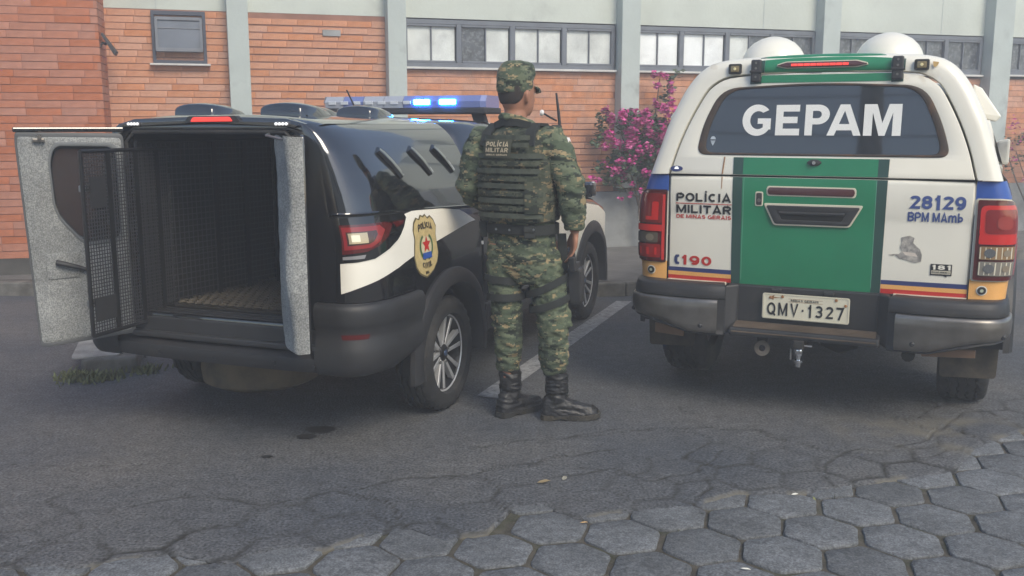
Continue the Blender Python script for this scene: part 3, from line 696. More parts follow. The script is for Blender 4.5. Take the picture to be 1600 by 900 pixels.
# ------------------------------------------------------------------ wheels
def wheel(parent, x, y, r, wd, rr, side, style='alloy', spin=0, name='wheel'):
    """side +1: outer face towards +x"""
    wn = node(name, parent, (x, y, r), (0, 0, 0 if side > 0 else pi)); h = wd / 2
    prof = [(-h * .6, rr), (-h * .92, rr + .01), (-h * 1.0, (r + rr) / 2), (-h * .95, r - .035), (-h * .82, r - .008), (-h * .62, r)]
    for g in (-.5, -.17, .17, .5):
        a = g * h; prof += [(a - .006, r + .001), (a - .004, r - .009), (a + .004, r - .009), (a + .006, r + .001)]
    prof += [(h * .62, r), (h * .82, r - .008), (h * .95, r - .035), (h * 1.0, (r + rr) / 2), (h * .92, rr + .01), (h * .6, rr)]
    n = 120; rings = []
    for a, q in prof:
        ring = []
        for k in range(n):
            t = 2 * pi * k / n; qq = q
            if q > r - .02 and k % 4 == 0 and abs(a) > h * .3: qq = q - .008
            ring.append((a + (.004 * sin(k * pi / 2) if q > r - .02 else 0), qq * cos(t), qq * sin(t)))
        rings.append(ring)
    v, f = loft_geo(rings, True, False)
    mob('tyre', v, f, M_rubber, wn, smooth=True, auto=40)
    mb = MB()
    mb.add(*lathe_geo([(-h * .6, .02), (-h * .6, rr + .004), (h * .55, rr + .004), (h * .62, rr + .002), (h * .60, rr - .012), (h * .45, rr - .02), (-h * .5, rr - .03), (-h * .5, .02), (-h * .6, .02)], 64, 'x'))
    dark = pbr('wheel_dark', (.015, .015, .016), .4, .3)
    if style == 'alloy':
        mb.build('barrel', dark, wn, smooth=True)
        m2 = MB(); m3 = MB()
        ns = 6
        for k in range(ns):
            t = spin + 2 * pi * k / ns
            for sgn in (-1, 1):
                def P(rad, off, dep): return (dep, rad * cos(t) - off * sin(t), rad * sin(t) + off * cos(t))
                o0, o1 = sgn * .012, sgn * .040; wq = .0085; d0, d1 = h * .48, h * .60
                A = [P(.035, o0 - wq, d0), P(.035, o0 + wq, d0), P(rr - .006, o1 + wq * 1.5, d1), P(rr - .006, o1 - wq * 1.5, d1)]
                B = [(p[0] - .03, p[1], p[2]) for p in A]
                m2.add(A + B, [(0, 1, 2, 3), (4, 7, 6, 5), (0, 4, 5, 1), (1, 5, 6, 2), (2, 6, 7, 3), (3, 7, 4, 0)])
            # dark pocket web between the two bars
            A = [P(.05, -.012, h * .44), P(.05, .012, h * .44), P(rr - .01, .038, h * .55), P(rr - .01, -.038, h * .55)]
            m3.add(A + [(p[0] - .012, p[1], p[2]) for p in A], [(0, 1, 2, 3), (4, 7, 6, 5), (0, 4, 5, 1), (1, 5, 6, 2), (2, 6, 7, 3), (3, 7, 4, 0)])
        lv, lf_ = loft_geo([[(a_, q_ * cos(2 * pi * k / 64), q_ * sin(2 * pi * k / 64)) for k in range(64)] for a_, q_ in [(h * .62, rr + .004), (h * .66, rr), (h * .6, rr - .009), (h * .5, rr - .012)]], True, False); m2.add(lv, lf_)
        m2.build('spokes', pbr('machined_alloy', (.75, .76, .78), .38, .7, vary=.1), wn, bevel=.002)
        m3.build('spoke_web', dark, wn)
        mc = MB(); mc.add(*lathe_geo([(h * .3, .045), (h * .5, .045), (h * .58, .036), (h * .62, .026), (h * .60, .0)], 24, 'x')); mc.build('hub_cap', dark, wn, smooth=True)
        lathe('hub_badge', [(h * .60, .018), (h * .635, .016), (h * .64, 0)], pbr('hub_blue', (.08, .13, .25), .3, .6), wn, 20)
        mn = MB()
        for k in range(5):
            t = 2 * pi * k / 5 + .2; mn.add(*lathe_geo([(h * .3, .009), (h * .52, .009), (h * .52, 0)], 8, 'x', (0, .06 * cos(t), .06 * sin(t))))
        mn.build('wheel_nuts', M_steel, wn)
    else:
        mb.add(*lathe_geo([(h * .2, rr - .02), (h * .35, rr * .7), (h * .5, rr * .35), (h * .5, 0)], 40, 'x'))
        mb.build('rim', pbr('painted_rim', (.10, .10, .105), .5, .6, vary=.2, dirt=(.12, .09, .06)), wn, smooth=True)
    return wn

# ------------------------------------------------------------------ black police pickup (left)
SO, SA = (-1.394, 4.445), radians(21)
st = thing('police_pickup', 'black civil police pickup with its rear cell doors open and blue roof lights flashing', 'pickup', (SO[0], SO[1], 0), -SA)
def s_prof(z):
    xs = interp(z, [(.34, .80), (.6, .822), (.85, .822), (1.0, .812), (1.08, .797), (1.12, .785), (1.2, .762), (1.3, .722), (1.38, .682), (1.44, .640), (1.48, .600), (1.505, .560)])
    xr = interp(z, [(.34, .66), (.9, .66), (1.0, .655), (1.12, .625), (1.3, .600), (1.38, .585), (1.44, .560), (1.48, .535), (1.505, .50)])
    return xs, xr
def s_surf(sg=1):
    def fn(s, z, off=0):
        xs, xr = s_prof(z); R = .28
        if s <= .36:
            t = max(s, 0) / .36 * pi / 2
            nx, ny = sin(t) ** 1.0, cos(t)
            x = xr + (xs - xr) * sin(t) ** .85; y = R * (1 - cos(t) ** .9) if t < pi / 2 - 1e-6 else R
            n = Vector((sin(t), -cos(t)))
        else:
            y = R + (s - .36); x = xs; n = Vector((1, 0))
            bow = .012 * sin(min(1, max(0, (y - .2) / 3.6)) * pi); x += bow * .6
        if s < 0: x = xr + s
        return (sg * (x + n.x * off), y + n.y * off, z)
    return fn
SR, SL = s_surf(1), s_surf(-1)
WY, FY, WR = .87, 3.44, .305
def arch(y, r, floor):
    z = floor
    for c in (WY, FY):
        if abs(y - c) < r: z = max(z, WR + sqrt(r * r - (y - c) ** 2))
    return z
sv = [i * .03 for i in range(13)] + lin(.38, 1.34, 40)
for sg, F in ((1, SR), (-1, SL)):
    # load bed side from sill to belt
    def lower(s, t, F=F):
        y = F(s, .8)[1]; zb = arch(y, .40, .62 if y < .47 else .40); zt = 1.10 - .045 * max(0, y - .2)
        return F(s, zb + (zt - zb) * t)
    gridsurf('bed_side', lower, sv, lin(0, 1, 26), M_blackpaint, st, auto=60)
    def upper(s, t, F=F):
        y = F(s, .8)[1]; z0 = 1.106 - .045 * max(0, y - .2); return F(s, z0 + (1.505 - z0) * t, -.004)
    gridsurf('cell_side', upper, sv, lin(0, 1, 30), M_blackpaint, st, auto=60)
    # plastic wheel arch flares
    for c in (WY, FY):
        v = []; nn = 40; rows = [(.465, -.006), (.46, .016), (.43, .030), (.385, .030), (.372, .012), (.365, -.10)]
        for rad, off in rows:
            for k in range(nn + 1):
                a = radians(-8) + (pi + radians(16)) * k / nn; y = c + rad * cos(a); z = WR + rad * sin(a)
                v.append((sg * (s_prof(max(.45, z))[0] + .004 + off), y, z))
        f = [(i * (nn + 1) + k, i * (nn + 1) + k + 1, (i + 1) * (nn + 1) + k + 1, (i + 1) * (nn + 1) + k) for i in range(len(rows) - 1) for k in range(nn)]
        mob('wheel_arch_trim', v, f, M_bumper, st, smooth=True, auto=45)
    # sill trim
    MB().prism([(1.30, .50), (3.02, .50), (3.02, .36), (1.30, .34)], sg * .79, sg * .84, 'x').build('sill_trim', M_bumper, st, bevel=.012)
# cell roof: crowned sheet with rounded rear edge
def roof_fn(u, v_):
    y = v_; hw = interp(u, [(-1, -1), (1, 1)]); xe = .56 if y > .10 else .50 + .06 * sqrt(max(0, 1 - (1 - y / .10) ** 2)); x = hw * xe
    e = abs(hw) ; z = 1.505 + .042 * (1 - e ** 4) - .035 * max(0, 1 - y / .12) ** 2
    return (x, y, z)
gridsurf('cell_roof', roof_fn, lin(-1, 1, 40), [0, .01, .02, .04, .06, .09, .12, .2, .4, .7, 1.0, 1.26], M_blackpaint, st, auto=60)
# rear frame round the door opening
Frear = lambda x, z: .0
outer = [(-.655, .62), (-.655, 1.0), (-.622, 1.12), (-.598, 1.3), (-.585, 1.38), (-.556, 1.45), (-.515, 1.505), (-.42, 1.528), (0, 1.541), (.42, 1.528), (.515, 1.505), (.556, 1.45), (.585, 1.38), (.598, 1.3), (.622, 1.12), (.655, 1.0), (.655, .62), (.62, .55), (-.62, .55)]
hole = rounded([(-.475, .60), (-.475, 1.47), (.475, 1.47), (.475, .60)], .05)
plate('rear_frame', outer, [hole], .05, M_blackpaint, st, y=.03, bev=.008, smooth=True)
# rubber seal, drip lip over the doors
tube('door_seal', [(-.47, .0, .60), (-.47, .0, 1.42), (-.42, .0, 1.468), (.42, .0, 1.468), (.47, .0, 1.42), (.47, .0, .60)], .009, M_rubber, st)
MB().prism([(-.50, 1.498), (-.44, 1.512), (0, 1.522), (.44, 1.512), (.50, 1.498), (.48, 1.488), (0, 1.510), (-.48, 1.488)], -.012, .02).build('drip_lip', M_blackpaint, st, bevel=.003)
# lamps above the doors
MB().prism(rounded([(-.075, 1.513), (.155, 1.515), (.14, 1.536), (-.06, 1.534)], .008), -.022, .02).build('brake_lamp', M_redlit, st, bevel=.004)
MB().prism(rounded([(-.115, 1.508), (.195, 1.510), (.17, 1.541), (-.09, 1.539)], .01), -.014, .02).build('brake_lamp_surround', M_plastic, st, bevel=.004)
for x in (-.405, .415):
    h_ = MB().prism(rounded([(x - .038, 1.494), (x + .038, 1.494), (x + .034, 1.514), (x - .034, 1.514)], .008), -.020, .02).build('rear_lamp', M_satin, st, bevel=.003)
    for k in range(4): lathe('bulb', [(-.026, .0), (-.025, .006), (-.015, .0075)], M_led, h_, 10, 'y', (x - .026 + .0175 * k, 0, 1.504))
# cell interior
M_in = pbr('cell_lining', (.014, .014, .016), .6, vary=.2)
m = MB()
m.box((-.50, .62, 1.02), (.012, 1.15, .9)); m.box((.50, .62, 1.02), (.012, 1.15, .9)); m.box((0, 1.19, 1.02), (1.0, .012, .9)); m.box((0, .62, 1.475), (1.0, 1.15, .012)); m.box((0, .64, .57), (1.0, 1.16, .03))
m.build('cell_lining', M_in, st)
for k in range(9):
    x = -.40 + k * .1
    tube('wall_rib', [(x, 1.178, .60), (x, 1.178, 1.44)], .008, pbr('rib_dark', (.03, .03, .033), .4), st, 6)
for k in range(4): MB().box((.494, .3 + .2 * k, .85), (.014, .03, .4)).build('wall_rib', pbr('rib_dark', (.03, .03, .033), .4), st, bevel=.004)
# bench-like bulkhead and floor with expanded metal
box('floor_tray', (0, .10, .583), (.94, .16, .02), M_plastic, st, bevel=.006)
for k in range(3): box('tray_ridge', (0, .045 + .05 * k, .597), (.9, .014, .01), M_plastic, st, bevel=.003)
fl_ = MB(); pitch = .05
for i in range(-9, 10):
    for j in range(18):
        cx = i * pitch + (j % 2) * pitch / 2; cy = .24 + j * .048
        if abs(cx) > .44: continue
        p = [(cx - pitch / 2, cy, .612), (cx, cy + .024, .612), (cx + pitch / 2, cy, .612), (cx, cy - .024, .612)]
        for a, b in zip(p, p[1:] + p[:1]): fl_.tube([a, b], .004, 4, False)
fl_.build('floor_mesh', pbr('rusty_mesh', (.075, .064, .048), .55, .3, vary=.3), st, kind='stuff', fix=False)
box('floor_sheet', (0, .66, .60), (.93, .92, .012), pbr('floor_dark', (.022, .019, .015), .8, vary=.3), st)
# wire mesh gates
def mesh_panel(name, origin, ax, w_, z0, z1, parent, pitch=.0125, rails=(), wire=None):
    """upright wire mesh in the plane of ax, from origin"""
    g = node(name, parent, origin, (0, 0, atan2(ax[1], ax[0])))
    r = .010
    fm = MB()
    for a, b in (((0, z0), (w_, z0)), ((0, z1), (w_, z1)), ((0, z0), (0, z1)), ((w_, z0), (w_, z1))): fm.tube([(a[0], 0, a[1]), (b[0], 0, b[1])], r, 6)
    for q in rails:
        fm.box((q, 0, (z0 + z1) / 2), (.03, .006, z1 - z0))
    fm.build('frame', pbr('gate_black', (.02, .02, .022), .45, .3), g, smooth=True)
    wr = MB(); t = .0045
    n = int(w_ / pitch)
    for i in range(1, n): wr.box((i * pitch, 0, (z0 + z1) / 2), (t, .002, z1 - z0))
    for i in range(1, int((z1 - z0) / pitch)): wr.box((w_ / 2, .0, z0 + i * pitch), (w_, .0022, t))
    wr.build('wire_mesh', wire or pbr('gate_wire', (.06, .06, .066), .5, .4), g, kind='stuff', fix=False)
    return g
g1 = mesh_panel('mesh_gate', (-.425, .23, 0), (.035, -1), .585, .555, 1.385, st, rails=(.09, .24, .42), pitch=.0165)
box('guard_plate', (.50, .006, .67), (.13, .004, .11), M_plastic, g1); box('guard_plate', (.50, .006, 1.2), (.10, .004, .14), M_plastic, g1)
for z in (.70, 1.22):
    box('latch', (.56, -.015, z), (.05, .02, .03), M_steel, g1, bevel=.004)
mesh_panel('mesh_lining', (-.44, .03, 0), (.12, 1), .95, .60, 1.42, st, rails=(.5, .72), pitch=.03)
box('solid_guard', (-.462, .5, .72), (.008, .9, .25), M_in, st)
# left rear door: felt-lined, swung out
DLn = hypot(.46, .40)
ld = node('cell_door', st, (-.475, -.012, 0), (0, 0, atan2(-.40, -.40))); ld.scale = (.84, 1, 1)
ld['label'] = 'open left cell door with grey felt lining and a small dark window'
dout = rounded([(.0, .50), (.0, 1.46), (.545, 1.468), (.55, 1.42), (.525, .90), (.505, .465), (.46, .462)], [.03, .03, .015, .02, .1, .02, .02], 4)
win = rounded([(.06, .98), (.06, 1.385), (.35, 1.39), (.375, 1.32), (.365, 1.10), (.24, .965)], [.04, .05, .07, .05, .06, .05], 6)
def dplate(name, o, hs, th, y, mat, bev=0, parent=ld, **k): return plate(name, o, hs, th, mat, parent, y=y, bev=bev, smooth=True, **k)
sc_in = lambda P, kx=.97, c=(.29, .96): [((p[0] - c[0]) * kx + c[0], (p[1] - c[1]) * kx + c[1]) for p in P]
# local +y of the door after opening faces the camera side
dplate('outer_skin', dout, [win], .018, -.035, M_blackpaint, .004)
dplate('felt_lining', sc_in(dout, .965), [sc_in(win, 1.08, (.25, 1.18))], .03, .0, M_felt, .012)
dplate('edge_frame', dout, [sc_in(dout, .955)], .045, -.012, pbr('door_edge', (.10, .105, .11), .5), .004)
dplate('door_glass', sc_in(win, 1.04, (.25, 1.18)), [], .006, -.028, pbr('smoky_glass', (.10, .10, .105), .06, trans=.75, spec=.6))
dplate('felt_rim', sc_in(win, 1.16, (.25, 1.18)), [sc_in(win, 1.06, (.25, 1.18))], .022, .009, pbr('felt_trim', (.17, .18, .185), .95, bump=.4, bscale=200), .009)
dplate('handle_plate', rounded([(.27, .79), (.27, .91), (.44, .905), (.44, .785)], .015), [], .006, .018, M_felt, .002)
tube('inside_handle', [(.39, .03, .865), (.35, .045, .858), (.29, .04, .842), (.235, .035, .825)], [.014, .012, .011, .009], M_plastic, ld, 8)
box('top_bolt', (.43, .03, 1.43), (.06, .014, .016), M_satin, ld, bevel=.003); lathe('bolt_knob', [(0, .0), (.001, .012), (.03, .010), (.03, 0)], M_satin, ld, 10, 'y', (.425, .02, 1.445))
# black hood rail along the top of the door
MB().box((.275, -.02, 1.478), (.56, .07, .022)).build('top_rail', M_blackpaint, ld, bevel=.006)
# right rear door: seen edge-on
rd = node('cell_door', st, (.39, -.014, 0), (0, 0, atan2(-.31, .262)))
rd['label'] = 'open right cell door seen almost edge-on with grey felt lining'
do2 = rounded([(.0, .54), (.0, 1.455), (.365, 1.46), (.375, .55)], .02, 4)
RDy = 1
plate('outer_skin', do2, [], .016, M_blackpaint, rd, y=.062, bev=.004, smooth=True)
def felt_relief(): 
    v, f = [], []
    us, vs = lin(0, .365, 12), lin(.545, 1.452, 60)
    for z in vs:
        for u in us:
            v.append((u, -.012 + .014 * noise.noise(Vector((u * 5, z * 3, 2))) + .008 * sin(z * 9 + u * 8) * (u / .36) + .004 * noise.noise(Vector((u * 20, z * 16, 5))), z + .006 * sin(u * 20)))
    n = len(us); 
    for j in range(len(vs) - 1):
        for i in range(n - 1): f.append((j * n + i, j * n + i + 1, (j + 1) * n + i + 1, (j + 1) * n + i))
    b = len(v)
    # free edge wrapping round to the outer skin
    for z in vs: v.append((.388 + .006 * noise.noise(Vector((3, z * 5, 2))), .012, z)); 
    for z in vs: v.append((.386, .060, z + .004 * noise.noise(Vector((7, z * 12, 2)))))
    k = len(vs)
    for j in range(k - 1):
        f.append((j * n + n - 1, b + j, b + j + 1, (j + 1) * n + n - 1)); f.append((b + j, b + k + j, b + k + j + 1, b + j + 1))
    mob('felt_lining', v, f, M_felt, rd, smooth=True, auto=80, fix=False)
felt_relief()
tube('door_stay', [(.30, -.01, 1.44), (.12, -.06, 1.455), (-.06, -.03, 1.46)], .006, M_steel, rd, 6)
for z in (.70, 1.0, 1.33): box('door_hinge', (.47, -.008, z), (.045, .035, .05), M_plastic, st, bevel=.008)
for z in (.70, 1.33): box('door_hinge', (-.50, -.008, z), (.045, .035, .05), M_plastic, st, bevel=.008)
# tail lamp, right side (and its twin)
def tail(F, sg):
    hs = [(.02, 1.085), (.10, 1.098), (.25, 1.100), (.36, 1.096), (.455, 1.095), (.475, 1.07), (.44, 1.03), (.385, .99), (.31, .945), (.22, .910), (.12, .900), (.02, .897)]
    t = poly_decal('tail_lamp', hs, F, pbr('lamp_black', (.008, .008, .009), .1, coat=1), st, .006)
    lens = [(.045, 1.065), (.30, 1.068), (.34, 1.055), (.30, 1.0), (.24, .965), (.18, .945), (.04, .935)]
    def raised(name, pts, mat, o, parent): return poly_decal(name, pts, F, mat, parent, o, .02)
    raised('red_lens', lens, M_dredlens, .012, t)
    raised('marker_strip', [(.34, 1.062), (.445, 1.062), (.43, 1.045), (.36, 1.035)], M_dredlens, .010, t)
    raised('lamp_ring', [(.055, 1.055), (.26, 1.057), (.285, 1.035), (.25, .985), (.20, .962), (.055, .955)], pbr('ring_red', (.27, .014, .016), .2, coat=1), .015, t)
    raised('ring_centre', [(.075, 1.035), (.235, 1.037), (.24, 1.02), (.215, .99), (.19, .98), (.075, .975)], pbr('lens_deep', (.06, .02, .015), .1, coat=1), .018, t)
    raised('reversing_lamp', [(.085, 1.03), (.185, 1.031), (.185, .985), (.085, .983)], pbr('warm_lens', (.50, .42, .28), .15, .2, coat=1), .021, t)
    raised('reflector', [(.10, 1.022), (.145, 1.022), (.145, .992), (.10, .992)], pbr('warm_reflector', (.85, .8, .62), .2, .3), .0225, t)
    raised('lower_strip', [(.04, .925), (.17, .932), (.16, .915), (.04, .912)], pbr('lens_smoke', (.25, .25, .26), .2, coat=1), .010, t)
tail(SR, 1); tail(SL, -1)
# white swoosh, shield badge
SW = catmull([(.02, .893), (.12, .905), (.22, .925), (.33, .965), (.42, 1.02), (.47, 1.085)], 5) + catmull([(.55, 1.093), (.8, 1.085), (1.08, 1.058)], 4) + catmull([(1.15, 1.035), (1.27, .985)], 3) + catmull([(1.20, .982), (1.0, .955), (.72, .915), (.42, .862), (.24, .812), (.12, .783), (.02, .757)], 5)
M_wv = pbr('white_vinyl', (.84, .81, .72), .4, vary=.04)
SWP = [(p.x, p.y) for p in SW]
poly_decal('white_stripe', SWP, SR, M_wv, st, .0025, label='white swoosh stripe on the black side')
poly_decal('white_stripe', SWP, SL, M_wv, st, .0025, label='white swoosh stripe on the black side')
gold, gold2 = pbr('gold_vinyl', (.55, .43, .20), .45, vary=.12, vscale=40), pbr('gold_dark', (.12, .10, .05), .5)
cx, cz = .645, .914
half = [(0, .142), (.025, .150), (.045, .132), (.075, .140), (.105, .118), (.122, .085), (.112, .045), (.120, 0), (.128, -.045), (.112, -.09), (.075, -.125), (.035, -.142), (0, -.152)]
def sh(k, kz=None): kz = kz or k; return [(cx + x * k, cz + z * kz) for x, z in half] + [(cx - x * k, cz + z * kz) for x, z in reversed(half[1:-1])]
bd = poly_decal('badge', sh(1.04), SR, gold2, st, .004, label='gold shield badge of the civil police')
poly_decal('badge_field', sh(.98), SR, gold, bd, .0055)
def ring_pts(r0, a0, a1, n, rz=1): return [(cx + r0 * cos(a0 + (a1 - a0) * k / n), cz - .002 + rz * r0 * sin(a0 + (a1 - a0) * k / n)) for k in range(n + 1)]
for a0, a1 in ((radians(120), radians(258)), (radians(-78), radians(60))):
    P = ring_pts(.072, a0, a1, 14, .95) + list(reversed(ring_pts(.058, a0, a1, 14, .95)))
    poly_decal('wreath', P, SR, pbr('wreath_green', (.05, .13, .05), .5), bd, .007)
poly_decal('badge_disc', ring_pts(.055, 0, 2 * pi, 24, .95)[:-1], SR, pbr('pale_gold', (.62, .55, .36), .5), bd, .007)
poly_decal('star', [(cx + (.046 if k % 2 == 0 else .020) * sin(k * pi / 5), cz + .008 + (.046 if k % 2 == 0 else .020) * cos(k * pi / 5)) for k in range(10)], SR, M_redv, bd, .0085)
poly_decal('ribbon', [(cx - .045, cz - .03), (cx + .045, cz - .03), (cx + .05, cz - .06), (cx - .05, cz - .06)], SR, M_blue, bd, .0095)
for s_, a, b, c, d in (('POLICIA', -.075, .075, .087, .120), ('CIVIL', -.05, .05, -.110, -.080), ('MG', -.018, .018, -.138, -.122)):
    v, f = text_geo(s_, cx + a, cx + b, cz + c, cz + d, bold=.03, depth=.0002, asp=.62)
    v = [SR(p[0], p[1] + (-.012 * ((p[0] - cx) / .075) ** 2 if s_ == 'POLICIA' else .010 * ((p[0] - cx) / .05) ** 2 if s_ == 'CIVIL' else 0), .0080) for p in v]; mob('badge_lettering', v, f, M_ink, bd, fix=False)
# louvres pressed into the cell side
for yc in (.42, .74, 1.0):
    v, f = [], []; secs = []
    for k, (dy, z) in enumerate([(-.06, 1.385), (-.04, 1.367), (.005, 1.325), (.045, 1.282), (.066, 1.258)]):
        s0 = yc + dy + .08; tz = (k / 4)
        h = .010 * sin(min(1, .25 + tz * .9) * pi * .9) + .008
        w1 = .018
        secs.append([SR(s0 - w1, z - .012, 0), SR(s0 - w1 * .6, z - .004, h), SR(s0 + w1 * .5, z + .008, h * 1.1), SR(s0 + w1, z + .014, 0), SR(s0 + w1 * .6, z + .0, -.02), SR(s0 - w1 * .6, z - .01, -.02)])
    m = MB().loft(secs); m.build('side_louvre', M_blackpaint, st, smooth=True, auto=50)
# moulding seams
for sg, F in ((1, SR), (-1, SL)):
    v = []; f = []
    for k, s in enumerate(lin(.0, 1.33, 60)):
        y = F(s, .8)[1]; z = 1.102 - .045 * max(0, y - .2); v += [F(s, z - .004, .001), F(s, z + .003, .0012)]
        if k: f.append((2 * k - 2, 2 * k, 2 * k + 1, 2 * k - 1))
    mob('canopy_seam', v, f, M_gap, st, fix=False)
    tube('canopy_edge', [F(s, 1.112 - .045 * max(0, F(s, .8)[1] - .2), .002) for s in lin(0, 1.33, 50)], .006, M_blackpaint, st, 6)
# bumper: corner volumes wrapping to the arch, step bar between
def bump_fn(F):
    def fn(s, t):
        tab = [(.715, -.004), (.712, .02), (.69, .032), (.66, .034), (.62, .03), (.60, .022), (.565, .018), (.54, .024), (.50, .034), (.46, .036), (.42, .03), (.385, .012), (.372, -.03)]
        i = t * (len(tab) - 1); k = min(int(i), len(tab) - 2); q = i - k
        z = tab[k][0] * (1 - q) + tab[k + 1][0] * q; o = tab[k][1] * (1 - q) + tab[k + 1][1] * q
        lift = .06 * max(0, s - .30) / .25
        z = z + (lift if t > .5 else 0) * (t - .5) * 2
        return F(s, z, o + .012)
    return fn
for F in (SR, SL):
    gridsurf('bumper_corner', bump_fn(F), lin(-.10, .54, 36), lin(0, 1, 30), M_bumper, st, auto=60)
    poly_decal('bumper_reflector', [(.03, .578), (.17, .578), (.165, .556), (.035, .556)], lambda s, z, o, F=F: F(s, z, .031 + o), M_dredlens, st, .004)
m = MB(); secs = []
for x in lin(-.70, .70, 25):
    yb = -.055 + .05 * (abs(x) / .70) ** 4
    secs.append([(x, yb + .10, .475), (x, yb + .02, .470), (x, yb, .455), (x, yb - .004, .425), (x, yb + .01, .392), (x, yb + .06, .380), (x, yb + .12, .38)])
m.loft(secs).build('bumper_step', M_bumper, st, smooth=True)
box('sill_plate', (0, .05, .535), (1.24, .10, .10), M_plastic, st, bevel=.01)
box('sill_step', (0, -.005, .50), (1.20, .05, .03), M_plastic, st, bevel=.008)
for x in (-.30, .02, .35, .56): lathe('parking_sensor', [(-.002, .0), (-.004, .010), (.004, .012)], M_ink, st, 12, 'y', (x, -.056, .425))
box('number_plate_pocket', (0, .02, .50), (.45, .02, .05), M_ink, st)
# underside and spare wheel
box('underbody', (0, 2.0, .42), (1.46, 3.7, .16), M_under, st, bevel=.03)
tube('axle', [(-.72, WY, .29), (.72, WY, .29)], .04, M_under, st)
sw = node('spare_wheel', st, (-.12, .50, .26))
lathe('tyre', [(-.09, .17), (-.10, .24), (-.07, .30), (0, .31), (.07, .30), (.10, .24), (.09, .17)], pbr('dusty_tyre', (.11, .09, .06), .9, vary=.4, dirt=(.16, .12, .07), dthr=.5), sw, 40, 'z')
lathe('rim', [(-.05, 0), (-.05, .17), (.05, .17), (.05, 0)], M_steel, sw, 30, 'z')
wheel(st, .72, WY, WR, .20, .205, 1, spin=.25); wheel(st, -.72, WY, WR, .20, .205, -1)
wheel(st, .72, FY, WR, .20, .205, 1, spin=.6); wheel(st, -.72, FY, WR, .20, .205, -1)
for sg in (1, -1):
    for c in (WY, FY): MB().box((sg * .55, c, .55), (.28, .74, .05)).build('wheel_well', M_under, st)
# cab: doors side, greenhouse, bonnet
for sg, F in ((1, SR), (-1, SL)):
    def cabside(s, t, F=F):
        y = s; zb = arch(y, .40, .40)
        zt = interp(y, [(1.3, 1.045), (2.6, 1.01), (3.0, .98), (3.5, .93), (3.9, .82), (4.1, .70)])
        zb = min(zb, zt - .03); z = zb + (zt - zb) * t
        x = s_prof(min(z, 1.0))[0] + .01; 
        if y > 3.75: x -= .35 * (y - 3.75) ** 1.6 * 1.6
        if t > .9: x -= .012 * ((t - .9) / .1) ** 2
        return ((1 if F is SR else -1) * x, y, z)
    gridsurf('cab_side', cabside, lin(1.28, 4.1, 90), lin(0, 1, 20), M_blackpaint, st, auto=60)
    # white front wing graphic
    P = [(2.55, .86), (2.85, .925), (3.25, .925), (3.6, .88), (3.86, .79), (3.90, .66), (3.87, .60)] + [(FY + .472 * cos(a), WR + .472 * sin(a)) for a in lin(radians(35), radians(150), 14)] + [(2.95, .62), (2.6, .74)]
    poly_decal('white_wing_graphic', P, lambda s, z, o, sg=sg: (sg * (s_prof(min(z, 1.0))[0] + .01 + o - (.35 * max(0, s - 3.75) ** 1.6 * 1.6 if s > 3.75 else 0) - .0), s, z), M_wv, st, .004, .04)
    # door seams and handle
    for y0 in (1.36, 2.42): MB().box((sg * .8295, y0, .76), (.004, .006, .5)).build('door_seam', M_gap, st)
    MB().box((sg * .845, 1.62, .92), (.02, .16, .025)).build('door_handle', M_plastic, st, bevel=.008)
    # side windows and pillars
    P1 = [(1.36, 1.03), (2.38, 1.03), (2.86, 1.02), (2.30, 1.42), (1.50, 1.44), (1.42, 1.30)]
    v = [(sg * (.80 - (z - 1.02) * .42), y, z) for y, z in P1]; mob('side_window', v + [(p[0] * .985, p[1], p[2]) for p in v], [list(range(6)), list(range(11, 5, -1))], M_glass, st)
    mm = node('door_mirror', st, (sg * .90, 2.68, 1.06)); MB().loft([[(-.02, .06 * c, .07 * s) for c, s in ((-1, -.8), (1, -.8), (1, .8), (-1, .8))], [(sg * .17, .05 * c, .065 * s) for c, s in ((-1, -.7), (1, -.7), (1, .9), (-1, .9))]]).build('mirror_shell', M_blackpaint, mm, bevel=.02)
gh = []
for y, hw, zt, zb in ((1.27, .60, 1.40, 1.0), (1.29, .625, 1.47, 1.0), (1.36, .64, 1.515, 1.0), (1.8, .65, 1.535, 1.0), (2.25, .64, 1.51, 1.0), (2.45, .63, 1.45, 1.0), (2.95, .70, 1.07, 1.0)):
    gh.append([(-hw * 1.26 * .985, y, zb), (-hw * 1.02, y, zt - .06), (-hw * .92, y, zt - .015), (-hw * .6, y, zt), (0, y, zt + .012), (hw * .6, y, zt), (hw * .92, y, zt - .015), (hw * 1.02, y, zt - .06), (hw * 1.26 * .985, y, zb)])
v, f = loft_geo(gh, False, False); mob('cab_roof', v, f, M_blackpaint, st, smooth=True, auto=50)
mob('windscreen', [(-.62, 2.47, 1.44), (.62, 2.47, 1.44), (.70, 2.97, 1.06), (-.70, 2.97, 1.06)], [(0, 1, 2, 3)], M_glass, st)
v, f = loft_geo([[(x * w_, y, z - .05 * abs(x) ** 3) for x in lin(-1, 1, 13)] for y, w_, z in ((2.9, .78, 1.06), (3.2, .79, 1.04), (3.6, .78, .98), (3.95, .74, .90), (4.1, .68, .76), (4.13, .66, .5))], False, False)
mob('bonnet', v, f, M_blackpaint, st, smooth=True)
